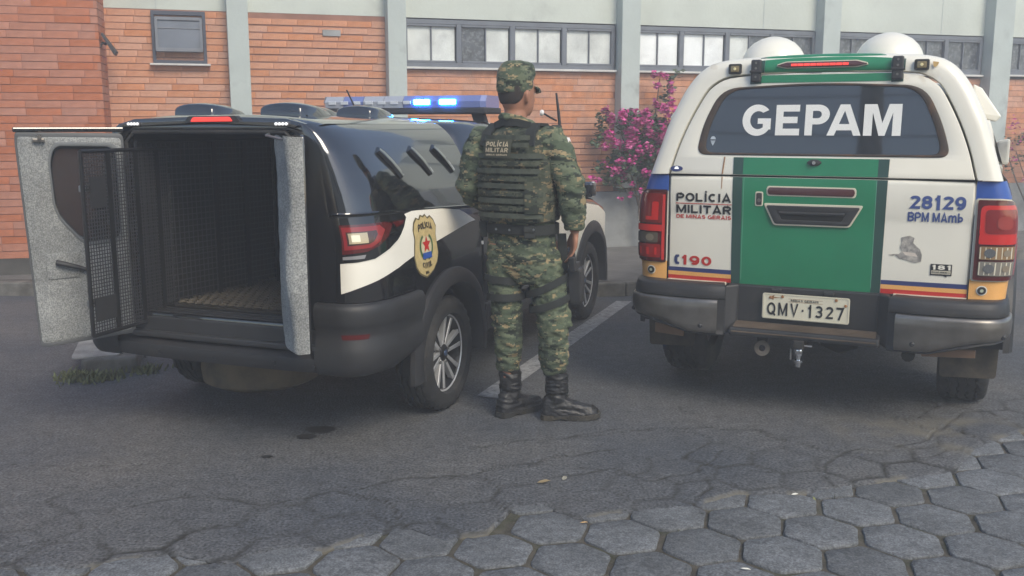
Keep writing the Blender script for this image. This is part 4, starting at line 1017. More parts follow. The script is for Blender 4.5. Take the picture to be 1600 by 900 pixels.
# roof vents
for x, y, q in ((-.26, .33, 1), (.24, .33, 1), (-.16, 1.10, .95), (.17, 1.12, .95)):
    secs = []
    for t, hw, h in ((-.10, .110, .052), (-.09, .118, .062), (-.03, .124, .068), (.06, .12, .062), (.15, .11, .040), (.22, .09, .005)):
        secs.append([(x + hw * q * cos(a), y + t, 1.538 + max(0, sin(a)) ** .38 * h) for a in lin(0, pi, 13)] + [(x, y + t, 1.52)])
    MB().loft(secs).build('roof_vent', M_blackpaint, st, smooth=True, auto=50)
tube('antenna', [(-.13, 1.62, 1.53), (-.15, 1.60, 1.60), (-.185, 1.56, 1.71)], [.010, .006, .0045], M_plastic, st, 8)
# light bar
lbn = node('light_bar', st, (-.02, 2.08, 0))
box('light_bar_base', (0, 0, 1.588), (1.18, .27, .04), M_plastic, lbn, bevel=.01)
sec = lambda x, q: [(x, -.135 * q, 1.607), (x, -.142 * q, 1.645), (x, -.115 * q, 1.682), (x, .115 * q, 1.682), (x, .142 * q, 1.645), (x, .135 * q, 1.607)]
cl = pbr('clear_dome', (.50, .53, .60), .15, coat=1, trans=.3); bl = pbr('blue_dome', (.16, .20, .42), .15, coat=1)
segs = [(-.585, -.42, cl), (-.42, -.27, bl), (-.27, -.12, cl), (-.12, .02, cl), (.02, .16, bl), (.16, .585, bl)]
for i, (a, b, mt) in enumerate(segs):
    MB().loft([sec(a + .002, .8 if i == 0 else 1), sec(a + .03, 1), sec(b - .03, 1), sec(b - .002, .8 if i == 5 else 1)]).build('dome_segment', mt, lbn, smooth=True, auto=30)
for x in lin(-.5, .05, 7): box('led_module', (x, -.141, 1.640), (.055, .008, .022), pbr('led_off', (.55, .58, .62), .3), lbn, bevel=.002)
M_blueled = pbr('blue_led', (.2, .4, 1), .3, emit=(.02, .26, 1), estr=48)
for x in (.155, .335):
    box('lit_led', (x, -.143, 1.642), (.11, .012, .032), M_blueled, lbn, bevel=.003)
    box('led_core', (x, -.150, 1.642), (.085, .004, .012), pbr('led_core', (.6, .8, 1), .3, emit=(.25, .75, 1), estr=8), lbn)
for x in (-.50, .50):
    MB().prism([(x - .03, 1.50), (x + .05 * (1 if x > 0 else -1), 1.50), (x + .02, 1.585), (x - .06 * (1 if x > 0 else -1), 1.585)], -.03, .03).build('light_bar_foot', M_plastic, lbn, bevel=.006)

# ------------------------------------------------------------------ white police pickup (right)
HO, HA = (1.52, 4.87), radians(25)
ht = thing('police_pickup', 'white military police pickup with green centre bands and GEPAM lettered on its rear window', 'pickup', (HO[0], HO[1], 0), -HA)
LEAN = .13
def lean(z): return max(0, z - 1.238) * LEAN
def tg(x, z):
    """relief of the tailgate: y at x,z"""
    y = .016 * (abs(x) / .75) ** 3 - .010 * max(0, 1 - ((z - 1.15) / .12) ** 2)
    if z < .95: y += .02 * ((.95 - z) / .28) ** 2 * .6
    return y
# plan curve of the rear corner, s=0 at the tailgate edge
CP = resample(catmull([(.748, .012), (.80, .012), (.86, .022), (.905, .055), (.924, .11), (.929, .19), (.930, .30), (.930, .42)], 10), 60)
def hside(sg):
    tot = .62
    def fn(s, z, off=0):
        q = max(0, min(s / .50, 1)) * 59; i = min(int(q), 58); p = CP[i].lerp(CP[i + 1], q - i)
        d = (CP[i + 1] - CP[i]).normalized(); x, y = p.x, p.y
        if s > .50: y += (s - .50); d = Vector((0, 1, 0))
        if s < 0: x += s
        k = (x - .748) / .18
        x -= k * (.05 * max(0, (z - 1.0) / .235) ** 2 + .02 * max(0, (.85 - z) / .3))
        n = Vector((d.y, -d.x))
        return (sg * (x + n.x * off), y + n.y * off, z)
    return fn
HR, HL = hside(1), hside(-1)
HWY, HFY, HWR = .73, 3.90, .375
def harch(y, r, floor):
    z = floor
    for c in (HWY, HFY):
        if abs(y - c) < r: z = max(z, HWR + sqrt(r * r - (y - c) ** 2))
    return z
ssv = lin(0, .5, 24) + lin(.52, 1.62, 44)
for sg, F in ((1, HR), (-1, HL)):
    ys = lambda s: F(s, .9)[1]
    # corner panels beside the tailgate: orange, lamp housing, blue; then the white bed side
    cs = lin(0, .36, 22)
    gridsurf('corner_panel', lambda s, z: F(s, z), cs, lin(.60, .768, 8), M_orange, ht, label='orange corner panel under the tail light')
    gridsurf('corner_panel', lambda s, z: F(s, z), cs, lin(1.150, 1.236, 6), M_blue, ht, label='blue corner panel above the tail light')
    def bed(s, t):
        y = ys(s); zb = harch(y, .46, .50); return F(s, zb + (1.236 - zb) * t)
    gridsurf('bed_side', bed, lin(.36, 1.95, 60), lin(0, 1, 24), M_white, ht)
    poly_decal('blue_band', [(.36, 1.155), (1.95, 1.155), (1.95, 1.23), (.36, 1.232)], F, M_blue, ht, .003, .05)
    v, nn = [], 36
    rows = [(.52, .0), (.51, .03), (.47, .045), (.44, .03), (.43, -.12)]
    for c in (HWY, HFY):
        v = []
        for rad, off in rows:
            for k in range(nn + 1):
                a = pi * k / nn; v.append((sg * (.925 + off), c + rad * cos(a), HWR + rad * sin(a)))
        mob('wheel_arch_trim', v, [(i * (nn + 1) + k, i * (nn + 1) + k + 1, (i + 1) * (nn + 1) + k + 1, (i + 1) * (nn + 1) + k) for i in range(len(rows) - 1) for k in range(nn)], M_bumper, ht, smooth=True)
    # tail light
    H0 = [(.012, 1.150), (.012, .766), (.175, .766), (.25, .775), (.30, .85), (.31, .97), (.27, 1.08), (.20, 1.140), (.12, 1.150)]
    lo = rounded(H0, [.01, .01, .04, .05, .05, .05, .06, .05, .03], 4)
    gridsurf('lamp_backing', lambda s, z: F(s, z, -.004), cs, lin(.766, 1.152, 14), M_white, ht)
    t = poly_decal('tail_lamp', lo, F, M_dredlens, ht, .014, .02)
    if sg > 0: t['label'] = 'right tail light with glowing red ring and two clear lower lenses'
    else: t['label'] = 'left tail light with red bars and one clear lens'
    poly_decal('lamp_edge', [(p[0] + (.006 if p[0] > .1 else -.007), p[1] + (.006 if p[1] > .95 else -.006)) for p in lo], F, M_sealant if sg > 0 else pbr('lamp_edge_dark', (.05, .01, .01), .3), t, .006, .02)
    rl = pbr('hot_red_lens', (.50, .016, .014), .2, coat=1, emit=(1, .04, .02), estr=.04)
    def tl(name, s0, s1, z0, z1, mat, off, r=.012): return poly_decal(name, rounded([(s0, z0), (s1, z0), (s1, z1), (s0, z1)], r, 3), F, mat, t, off, .02)
    if sg > 0:
        tl('red_ring', .025, .200, .965, 1.125, rl, .018, .03); tl('ring_inner', .045, .185, .990, 1.105, pbr('inner_red', (.22, .012, .012), .1, coat=1), .021, .02)
        tl('reflector_bowl', .09, .15, 1.01, 1.075, pbr('bowl', (.34, .05, .045), .2, .3), .0235, .028)
        tl('red_bar', .025, .185, .940, .985, rl, .020, .006)
        for z0, z1, mt in ((.868, .930, pbr('amber_clear', (.38, .24, .12), .15, .3, coat=1)), (.790, .858, pbr('clear_grey', (.30, .28, .24), .15, .3, coat=1))):
            tl('clear_lens', .03, .175, z0, z1, mt, .021, .006)
            for k, (sx, r_) in enumerate(((.07, .022), (.135, .016))):
                poly_decal('bulb_reflector', [(sx + r_ * cos(a), (z0 + z1) / 2 + r_ * sin(a)) for a in lin(0, 2 * pi * 11 / 12, 12)], F, M_chrome if k == 0 else M_clear, t, .0235, .02)
            for k in range(7): tl('lens_flute', .032 + .02 * k, .036 + .02 * k, z0 + .004, z1 - .004, M_sealant, .0225, .001)
        tl('red_ring', .185, .205, .79, .97, rl, .0205, .006)
    else:
        tl('red_field', .02, .19, .975, 1.135, pbr('left_red', (.22, .010, .010), .12, coat=1), .018, .02)
        tl('hot_reflector', .045, .08, .99, 1.09, rl, .021, .01); tl('hot_reflector', .045, .11, .99, 1.01, rl, .0215, .004)
        tl('red_bar', .02, .17, .930, .965, rl, .020, .006); tl('red_edge', .012, .026, .775, 1.13, rl, .022, .003)
        tl('clear_lens', .045, .165, .868, .922, pbr('dusk_clear', (.16, .13, .10), .15, .3, coat=1), .020, .006)
        poly_decal('bulb_reflector', [(.085 + .02 * cos(a), .895 + .02 * sin(a)) for a in lin(0, 2 * pi * 11 / 12, 12)], F, M_clear, t, .023, .02)
        tl('red_lower', .03, .17, .785, .858, pbr('left_red2', (.30, .014, .014), .12, coat=1), .019, .01)
        for k in range(3): tl('facet', .05 + .04 * k, .062 + .04 * k, .80, .84, rl, .0215, .003)
    # fixing eye in the orange panel, with a pale centre disc
    sc_ = .055 if sg > 0 else .085
    e = node('corner_socket', ht, (0, 0, 0)); 
    for r_, o_, mt in ((.024, .003, M_white), (.019, .006, M_ink), (.008, .010, pbr('socket_pale', (.55, .6, .45), .3, .3))):
        poly_decal('socket_ring', [(sc_ + r_ * cos(a), .715 + r_ * sin(a)) for a in lin(0, 2 * pi * 15 / 16, 16)], F, mt, e, o_, .02)
# tailgate
def tgs(u, v_): return (u, tg(u, v_), v_)
TGX = [-.745, -.743, -.735] + lin(-.72, .72, 40) + [.735, .743, .745]
def tg_edge(u, v_):
    e = max(0, abs(u) - .733) / .012; e2 = max(0, v_ - 1.222) / .012; e3 = max(0, .676 - v_) / .012
    return (u, tg(u, v_) + .012 * (e ** 2 + e2 ** 2 + e3 ** 2), v_)
tgo = gridsurf('tailgate', tg_edge, TGX, [.664, .667, .676] + lin(.69, 1.21, 30) + [1.222, 1.230, 1.234], M_white, ht)
dc = lambda name, pts, mat, off=.002, label=None: poly_decal(name, pts, lambda a, b, o: (a, tg(a, b) - o, b), mat, tgo, off, .06, label)
dc('green_panel', [(-.352, .666), (.305, .666), (.305, 1.232), (-.352, 1.232)], M_green, .0016, 'green centre panel')
dc('dark_green_band', [(-.396, .666), (-.350, .666), (-.352, 1.232), (-.402, 1.232)], M_dgreen, .0024); dc('dark_green_band', [(.303, .666), (.348, .666), (.354, 1.232), (.305, 1.232)], M_dgreen, .0024)
for x in (-.3455, .302): dc('tape_edge', [(x, .68), (x + .003, .70), (x + .003, 1.23), (x, 1.23)], pbr('tape_light', (.12, .36, .24), .5), .003)
for x0, x1 in ((-.742, -.397), (.350, .742)):
    dc('blue_stripe', [(x0, .716), (x1, .714), (x1, .738), (x0, .738)], M_navy, .002)
    dc('orange_stripe', [(x0, .694), (x1, .692), (x1, .714), (x0, .716)], M_orange, .002)
    dc('red_stripe', [(x0, .670), (x1, .670), (x1, .692), (x0, .694)], M_redv, .002)
def tgtext(s, x0, x1, z0, z1, mat, **k): return text('lettering', s, x0, x1, z0, z1, mat, tgo, y=-.0026, fn=tg, depth=.0004, **k)
# wide black signage type drawn with the built-in font, then stretched to its measured box
tgtext('POLÍCIA', -.703, -.407, 1.097, 1.142, M_ink, bold=.042, asp=1.0); tgtext('MILITAR', -.703, -.405, 1.034, 1.078, M_ink, bold=.042, asp=1.0)
dc('red_rule', [(-.705, 1.084), (-.403, 1.084), (-.403, 1.088), (-.705, 1.088)], M_redv, .003)
tgtext('DE MINAS GERAIS', -.702, -.405, 1.006, 1.026, M_redv, bold=.03, asp=.95)
tgtext('190', -.668, -.503, .752, .806, M_redv, bold=.03, asp=.78)
dc('handset', [(-.700, .805), (-.682, .806), (-.680, .795), (-.690, .791), (-.691, .768), (-.680, .764), (-.682, .752), (-.700, .754), (-.708, .768), (-.708, .791)], M_navy, .003)
tgtext('28129', .457, .708, 1.094, 1.166, pbr('blue_print', (.05, .085, .26), .45), bold=.025, asp=.70, gap=.09); tgtext('BPM MAmb', .455, .700, 1.036, 1.082, pbr('blue_print', (.05, .085, .26), .45), bold=.02)
# worn state-outline sticker and hotline sticker
M_worn = pbr('worn_print', (.22, .21, .20), .6, vary=.4, vscale=40, dirt=(.6, .56, .5), dscale=30, dthr=.5)
dc('worn_sticker', [(.432, .955), (.470, .965), (.492, .955), (.487, .930), (.505, .912), (.520, .90), (.530, .872), (.528, .840), (.500, .832), (.455, .846), (.430, .850), (.402, .872), (.425, .872), (.440, .888), (.428, .905), (.436, .93)], M_worn, .003, 'faded grey peeling sticker')
dc('sticker_patch', [(.44, .886), (.50, .880), (.512, .862), (.455, .868)], pbr('peeled_vinyl', (.62, .55, .48), .6, vary=.2), .0035); dc('sticker_patch', [(.375, .866), (.41, .872), (.40, .862)], M_worn, .003)
dc('hotline_sticker', [(.572, .832), (.668, .832), (.668, .776), (.648, .776), (.646, .768), (.630, .776), (.572, .776)], M_ink, .003)
dc('hotline_sticker_field', [(.577, .800), (.663, .800), (.663, .783), (.577, .783)], M_sealant, .0036)
text('lettering', '181', .578, .662, .804, .828, M_white, tgo, y=-.004, fn=tg, bold=.03, depth=.0003)
text('lettering', 'DISQUE DENUNCIA', .580, .660, .787, .796, M_ink, tgo, y=-.0045, fn=tg, bold=.02, depth=.0003)
# rust runs
M_rust = pbr('rust_run', (.30, .14, .05), .8, vary=.3)
dc('rust_run', [(-.462, 1.232), (-.457, 1.232), (-.458, 1.17), (-.461, 1.17)], M_rust, .0022)
# handle group on the tailgate
def frame_of(P, k): c = (sum(p[0] for p in P) / len(P), sum(p[1] for p in P) / len(P)); return [(p[0] + (k if p[0] > c[0] else -k), p[1] + (k if p[1] > c[1] else -k)) for p in P]
up = rounded([(-.215, 1.146), (.200, 1.146), (.207, 1.166), (.200, 1.184), (-.215, 1.184), (-.222, 1.166)], .014, 4)
ho = node('tailgate_handle', ht)
plate('trim_edge', frame_of(up, .0065), [], .006, M_sealant, ho, y=-.010, bev=.002)
plate('upper_bar', up, [], .012, pbr('maroon_plastic', (.075, .022, .025), .3, coat=.4), ho, y=-.012, bev=.004, smooth=True)
gr = rounded([(-.225, 1.092), (.236, 1.094), (.185, 1.000), (-.178, .998)], .012, 3)
plate('trim_edge', rounded([(-.240, 1.102), (.250, 1.104), (.190, .992), (-.184, .990)], .014, 3), [], .006, M_sealant, ho, y=-.010, bev=.002)
plate('grip_surround', gr, [rounded([(-.165, 1.062), (.172, 1.064), (.150, 1.020), (-.145, 1.020)], .01, 3)], .012, M_plastic, ho, y=-.012, bev=.003, smooth=True)
plate('grip_recess', rounded([(-.17, 1.067), (.177, 1.069), (.155, 1.015), (-.15, 1.015)], .01, 3), [], .004, M_gap, ho, y=-.012)
MB().prism([(-.16, 1.062), (.165, 1.064), (.162, 1.050), (-.157, 1.048)], -.026, -.010).build('grip_bar', M_plastic, ho, bevel=.005)
plate('trim_edge', rounded([(-.283, 1.085), (-.242, 1.085), (-.242, 1.160), (-.283, 1.160)], .01, 3), [], .006, M_sealant, ho, y=-.009, bev=.002)
plate('lock_plate', rounded([(-.277, 1.091), (-.248, 1.091), (-.248, 1.154), (-.277, 1.154)], .008, 3), [], .010, pbr('lock_dark', (.04, .035, .035), .4), ho, y=-.010, bev=.003)
lathe('lock_barrel', [(-.018, 0), (-.018, .009), (-.008, .011)], M_satin, ho, 14, 'y', (-.262, 0, 1.115))
box('gap_below_canopy', (0, .04, 1.238), (1.50, .06, .012), M_gap, ht)
# canopy shell
inP = [(-.745, 1.242), (-.710, 1.37), (-.668, 1.483), (-.620, 1.585), (-.571, 1.671), (-.535, 1.708), (-.495, 1.732), (-.441, 1.748), (-.311, 1.757), (-.15, 1.760)]
outP = [(-.860, 1.238), (-.815, 1.381), (-.778, 1.50), (-.735, 1.600), (-.690, 1.690), (-.636, 1.762), (-.595, 1.797), (-.550, 1.820), (-.47, 1.836), (-.33, 1.846)]
def full(P, top): 
    h = resample(catmull([(p[0], p[1], 0) for p in P] + [(0, top, 0)], 6), 36); return h + [Vector((-p.x, p.y, 0)) for p in reversed(h[:-1])]
IN, OUT = full(inP, 1.762), full(outP, 1.853)
rings = []
def ringat(k, y, sx=1, sz=1, dz=0):
    r = []
    for a, b in zip(IN, OUT):
        p = a.lerp(b, k); z = 1.236 + (p.y - 1.236) * sz + dz; r.append((p.x * sx, y + lean(z), z))
    return r
for k, y in ((0, .05), (.0, .012), (.05, -.002), (.5, -.008), (.82, .004), (.94, .022), (1.0, .055), (1.01, .10)): rings.append(ringat(k, y))
for y, sx in ((.3, 1.0), (.8, 1.0), (1.3, .985), (1.62, .96)): rings.append(ringat(1.01, y, sx))
v, f = loft_geo(rings, False, False); mob('canopy_shell', v, f, M_white, ht, smooth=True, auto=50)
# green skin across the rear top edge of the shell
def shell_pt(x, k):
    """k 0..1 from the door seam up over the roof edge"""
    path = [(1.762, .012), (1.766, -.003), (1.80, -.010), (1.832, .002), (1.846, .022), (1.852, .055), (1.853, .10), (1.853, .30)]
    q = k * (len(path) - 1); i = min(int(q), len(path) - 2); z = path[i][0] + (path[i + 1][0] - path[i][0]) * (q - i); y = path[i][1] + (path[i + 1][1] - path[i][1]) * (q - i)
    z -= .020 * (abs(x) / .45) ** 2.2 * (1 if k > .2 else .3)
    return (x, y + lean(z) - .003, z + (.0025 if k > .5 else 0))
gridsurf('green_roof_band', shell_pt, lin(-.275, .33, 26), lin(0, 1, 20), M_green, ht)
for a, b in ((-.345, -.276), (.331, .395)): gridsurf('dark_green_roof_band', lambda x, k: shell_pt(x, k), lin(a, b, 5), lin(0, 1, 20), M_dgreen, ht)
# brake light on the canopy
bl_ = rounded([(-.165, 1.785), (.170, 1.785), (.225, 1.797), (.170, 1.812), (-.165, 1.812), (-.215, 1.797)], .008, 3)
bk = node('brake_lamp', ht, (0, lean(1.8), 0))
plate('lamp_edge', frame_of(bl_, .004), [], .01, M_sealant, bk, y=-.014, bev=.003)
plate('lamp_housing', bl_, [], .014, pbr('housing_red', (.07, .02, .02), .3, coat=.5), bk, y=-.018, bev=.005, smooth=True)
for k in range(9): box('led_cell', (-.128 + .031 * k, -.026, 1.798), (.029, .006, .013), M_redlit, bk, bevel=.002)
# marker lamps
for x in (-.425, .468):
    mk = node('marker_lamp', ht, (x, lean(1.785) - .012, 1.785))
    plate('surround', rounded([(-.034, -.026), (.034, -.026), (.034, .026), (-.034, .026)], .01, 3), [], .014, M_rubber, mk, y=-.004, bev=.004, smooth=True)
    plate('lens', rounded([(-.022, -.016), (.022, -.016), (.022, .016), (-.022, .016)], .006, 3), [], .01, pbr('amber_dusty', (.22, .17, .08), .25, coat=1), mk, y=-.010, bev=.003, smooth=True)
    lathe('bulb', [(-.018, 0), (-.018, .006), (-.012, .009)], pbr('bulb_warm', (.7, .62, .35), .3, emit=(1, .85, .4), estr=.05), mk, 12, 'y')
# hinges
for x in (-.315, .362):
    hg = node('hinge', ht, (x, lean(1.77) - .012, 0))
    box('hinge_leaf', (0, -.010, 1.798), (.052, .030, .062), pbr('hinge_black', (.035, .035, .038), .45, vary=.2), hg, bevel=.008)
    box('hinge_leaf', (0, -.012, 1.742), (.052, .028, .050), pbr('hinge_black', (.035, .035, .038), .45, vary=.2), hg, bevel=.008)
    box('hinge_pin', (0, -.02, 1.768), (.062, .022, .014), M_plastic, hg, bevel=.005)
    for z in (1.812, 1.785, 1.742): lathe('bolt', [(-.028, 0), (-.028, .006), (-.02, .006)], M_satin, hg, 8, 'y', (0, 0, z))
# canopy door
DO = [(p.x * .990, 1.2445 + (p.y - 1.2445) * .986) for p in IN]
GH = rounded([(-.590, 1.348), (-.565, 1.50), (-.480, 1.684), (-.10, 1.702), (.10, 1.702), (.480, 1.684), (.570, 1.50), (.612, 1.348)], [.055, .12, .09, .1, .1, .09, .12, .055], 6)
cm = lambda x, z: lean(z) + .004 * (x / .6) ** 2
dr = node('canopy_door', ht)
plate('door_panel', [p for p in DO], [GH], .03, M_white, dr, y=.010, bev=.006, fn=lambda x, z: lean(z), smooth=True)
plate('window_seal', sc_in(GH, 1.025, (0, 1.53)), [sc_in(GH, .955, (.005, 1.525))], .022, M_seal, dr, y=.0, bev=.008, fn=lambda x, z: lean(z), smooth=True)
M_rglass = pbr('rear_glass', (.018, .022, .030), .035, coat=1, spec=.6)
gl = plate('window_glass', sc_in(GH, .985, (0, 1.53)), [], .006, M_rglass, dr, y=.001, fn=lambda x, z: lean(z))
box('window_side_film', (.548, lean(1.50) - .003, 1.50), (.001, .001, .001), M_rglass, dr) if False else None
# GEPAM in heavy block letters (drawn outlines)
def arc(cx, cz, rx, rz, a0, a1, n=14): return [(cx + rx * cos(radians(a0 + (a1 - a0) * k / n)), cz + rz * sin(radians(a0 + (a1 - a0) * k / n))) for k in range(n + 1)]
G = arc(.5, .5, .5, .52, 40, 325, 30) + [(.96, .18), (.96, .56), (.52, .56), (.52, .38), (.70, .38), (.70, .25)] + arc(.53, .5, .27, .30, 305, 55, 22)
E_ = [(0, 0), (.95, 0), (.95, .22), (.29, .22), (.29, .40), (.86, .40), (.86, .61), (.29, .61), (.29, .78), (.93, .78), (.93, 1), (0, 1)]
P_ = [(0, 0), (.30, 0), (.30, .36), (.52, .36)] + arc(.52, .68, .46, .32, -90, 90, 16) + [(0, 1)]
Ph = [[(.30, .56), (.50, .56)] + arc(.50, .68, .16, .12, -90, 90, 10) + [(.30, .80)]]
A_ = [(0, 0), (.22, 0), (.28, .17), (.72, .17), (.78, 0), (1, 0), (.64, 1), (.36, 1)]
Ah = [[(.345, .37), (.655, .37), (.50, .80)]]
M__ = [(0, 0), (.23, 0), (.23, .74), (.42, 0), (.58, 0), (.77, .74), (.77, 0), (1, 0), (1, 1), (.66, 1), (.50, .40), (.34, 1), (0, 1)]
M_letter = pbr('white_lettering', (.80, .80, .77), .5, vary=.04)
for nm, P, Hh, x0, x1 in (('G', G, [], -.372, -.222), ('E', E_, [], -.203, -.078), ('P', P_, Ph, -.058, .062), ('A', A_, Ah, .050, .212), ('M', M__, [], .222, .395)):
    Z = lambda q: [(x0 + p[0] * (x1 - x0), 1.447 + p[1] * .153) for p in q]
    plate('letter', Z(P), [Z(q) for q in Hh], .002, M_letter, gl, y=-.0045, fn=lambda x, z: lean(z), fix=False)
# little crest sticker on glass
for P in ([(-.520 + .014 * cos(a), 1.425 + .016 * sin(a)) for a in lin(0, pi, 10)], [(-.530, 1.410), (-.510, 1.410), (-.520, 1.392)], [(-.534, 1.418), (-.506, 1.418), (-.512, 1.412), (-.528, 1.412)]):
    plate('window_sticker', P, [], .001, pbr('sticker_pale', (.45, .5, .55), .5), gl, y=-.0035, fn=lambda x, z: lean(z), fix=False)
dd = lambda name, P, mat, o=.0035, **k: plate(name, P, [], .0012, mat, dr, y=-.006 - o + .0015, fn=lambda x, z: lean(z), fix=False, **k)
dd('green_panel', [(-.352, 1.246), (.305, 1.246), (.305, 1.334), (-.352, 1.334)], M_green, .003); dd('green_panel', [(-.288, 1.712), (.335, 1.712), (.335, 1.750), (-.288, 1.750)], M_green, .003)
dd('dark_green_band', [(-.402, 1.246), (-.352, 1.246), (-.352, 1.334), (-.404, 1.334)], M_dgreen, .0032); dd('dark_green_band', [(.305, 1.246), (.354, 1.246), (.356, 1.334), (.305, 1.334)], M_dgreen, .0032)
for a, b in ((-.345, -.288), (.335, .39)): dd('dark_green_band', [(a, 1.706), (b, 1.708), (b, 1.742), (a, 1.742)], M_dgreen, .0032)
dd('rust_run', [(-.462, 1.246), (-.456, 1.246), (-.448, 1.335), (-.454, 1.335)], M_rust, .003)
P = [(-.705 + .034 * cos(a), 1.270 + .015 * sin(a)) for a in lin(0, 2 * pi * 19 / 20, 20)]
dd('oval_badge', [(p[0], p[1]) for p in P], M_navy, .003); dd('badge_mark', [(-.716, 1.268), (-.694, 1.268), (-.694, 1.272), (-.699, 1.280), (-.711, 1.280), (-.716, 1.272)], M_led, .0038)
lk = node('canopy_lock', ht, (0.002, lean(1.312) - .006, 1.312))
plate('lock_plate', rounded([(-.038, 0), (-.018, -.016), (.018, -.016), (.038, 0), (.018, .016), (-.018, .016)], .008, 3), [], .014, M_plastic, lk, y=-.006, bev=.004, smooth=True)
lathe('lock_barrel', [(-.026, 0), (-.026, .009), (-.01, .010)], M_chrome, lk, 16, 'y')
# roof domes
for x in (-.315, .285):
    d = lathe('roof_dome', [(0, .172), (.012, .170), (.04, .160), (.07, .142), (.10, .112), (.122, .072), (.133, .035), (.137, 0)], M_white, ht, 40, 'z', (x, .52, 1.845))
    lathe('dome_base', [(-.02, .178), (.008, .178), (.012, .168)], M_sealant, d, 40, 'z', (x, .52, 1.845))
# hooded side vents on the canopy
for sg in (-1, 1):
    MB().loft([[(sg * .74, .34, 1.68), (sg * .74, .62, 1.68), (sg * .70, .62, 1.70), (sg * .70, .34, 1.70)], [(sg * .835, .30, 1.54), (sg * .835, .66, 1.54), (sg * .72, .66, 1.56), (sg * .72, .30, 1.56)], [(sg * .815, .30, 1.515), (sg * .815, .66, 1.515), (sg * .76, .66, 1.53), (sg * .76, .30, 1.53)]]).build('side_vent', M_white, ht, bevel=.006)
    MB().prism([(.80, .0), (.84, .0)][:0] or [(1.30, .42), (1.56, .42), (1.56, 1.20), (1.30, 1.20)], 0, .001, 'x') if False else None
    v = [(sg * (OUTx), y, z) for OUTx, y, z in ((.853, .25, 1.30), (.852, 1.45, 1.30), (.775, 1.40, 1.54), (.775, .32, 1.54))]
    mob('side_window', [(p[0] + sg * .006, p[1], p[2]) for p in v], [(0, 1, 2, 3)], M_glass, ht)
# rust stains running from the lamps (real dirt)
plate('rust_stain', rounded([(.515, 1.80), (.545, 1.795), (.535, 1.775), (.522, 1.772)], .006, 3), [], .001, pbr('rust_stain', (.55, .36, .14), .8, vary=.3), ht, y=-.016, fn=lambda x, z: lean(z), fix=False)
# bumper
def hb(sg, chrome):
    # plan path from the middle out and round the corner
    path = resample(catmull([(.40, -.10), (.50, -.125), (.65, -.125), (.80, -.105), (.885, -.06), (.925, .02), (.938, .14), (.94, .30)], 10), 60)
    def P(s, z, off):
        q = max(0, min(1, s)) * 59; i = min(int(q), 58); p = path[i].lerp(path[i + 1], q - i); d = (path[i + 1] - path[i]).normalized()
        return (sg * (p.x + d.y * off), p.y - d.x * off, z)
    def low(s): return interp(s, [(0, .400), (.22, .405), (.36, .435), (.5, .462), (.75, .475), (1, .49)])
    def body(s, t):
        b = low(s); tab = [(.672, -.11), (.672, -.03), (.662, -.012), (.640, -.004), (.615, 0), (.602, .0), (.596, -.012), (b + .03, -.012), (b + .008, -.004), (b, -.02), (b - .006, -.06), (b, -.12)]
        q = t * (len(tab) - 1); i = min(int(q), len(tab) - 2); r = q - i
        return P(s, tab[i][0] * (1 - r) + tab[i + 1][0] * r, tab[i][1] * (1 - r) + tab[i + 1][1] * r)
    def end(s, t):
        b = low(s) + .012
        e = .0 if t < .5 else 0
        tab = [(.596, -.012), (.594, .004), (.585, .012), (.55, .016), (.51, .014), (b + .02, .012), (b + .004, .004), (b, -.012)]
        q = t * (len(tab) - 1); i = min(int(q), len(tab) - 2); r = q - i
        return P(.045 + .80 * s, tab[i][0] * (1 - r) + tab[i + 1][0] * r, tab[i][1] * (1 - r) + tab[i + 1][1] * r)
    gridsurf('bumper_corner', body, lin(0, 1, 44), lin(0, 1, 34), M_bumper, ht, auto=50)
    gridsurf('bumper_end_cover', end, lin(0, 1, 40), lin(0, 1, 22), M_satin, ht, auto=50, label='scuffed satin metal bumper end cover')
    # inner cheek between recess and corner
    MB().loft([[(sg * .345, -.02, .672), (sg * .345, -.05, .44), (sg * .345, .05, .40), (sg * .345, .05, .672)], [(sg * .405, -.075, .668), (sg * .405, -.10, .405), (sg * .405, .05, .40), (sg * .405, .05, .668)]]).build('bumper_cheek', M_bumper, ht, bevel=.01)
    for s_, z in ((.14, .455), (.60, .505)):
        p = P(s_, z, .016); lathe('bumper_bolt', [(-.004, 0), (-.006, .006), (-.002, .011), (.01, .013)], M_ink, ht, 14, 'y', p)
hb(1, 1); hb(-1, 1)
box('bumper_valence', (0, .0, .555), (.72, .04, .23), M_bumper, ht, bevel=.008)
sp_ = MB().loft([[(-.37, -.035, .475), (-.37, -.125, .458), (-.37, -.130, .420), (-.37, -.03, .405)], [(.37, -.035, .475), (.37, -.125, .458), (.37, -.130, .420), (.37, -.03, .405)]]).build('bumper_step', M_bumper, ht, bevel=.008)
for k in range(5): box('step_ridge', (0, -.045 - .017 * k, .478 - .0034 * k), (.70, .006, .006), pbr('dusty_tread', (.11, .08, .055), .9, vary=.35), sp_, bevel=.001)
box('step_ridge', (0, -.131, .440), (.71, .006, .005), pbr('dusty_tread', (.11, .08, .055), .9, vary=.35), sp_)
for x0, x1 in ((-.742, -.42), (.41, .742)): box('tailgate_lip', ((x0 + x1) / 2, .02, .664), (x1 - x0, .05, .018), pbr('dusty_white', (.50, .46, .36), .6, vary=.2), ht, bevel=.004)
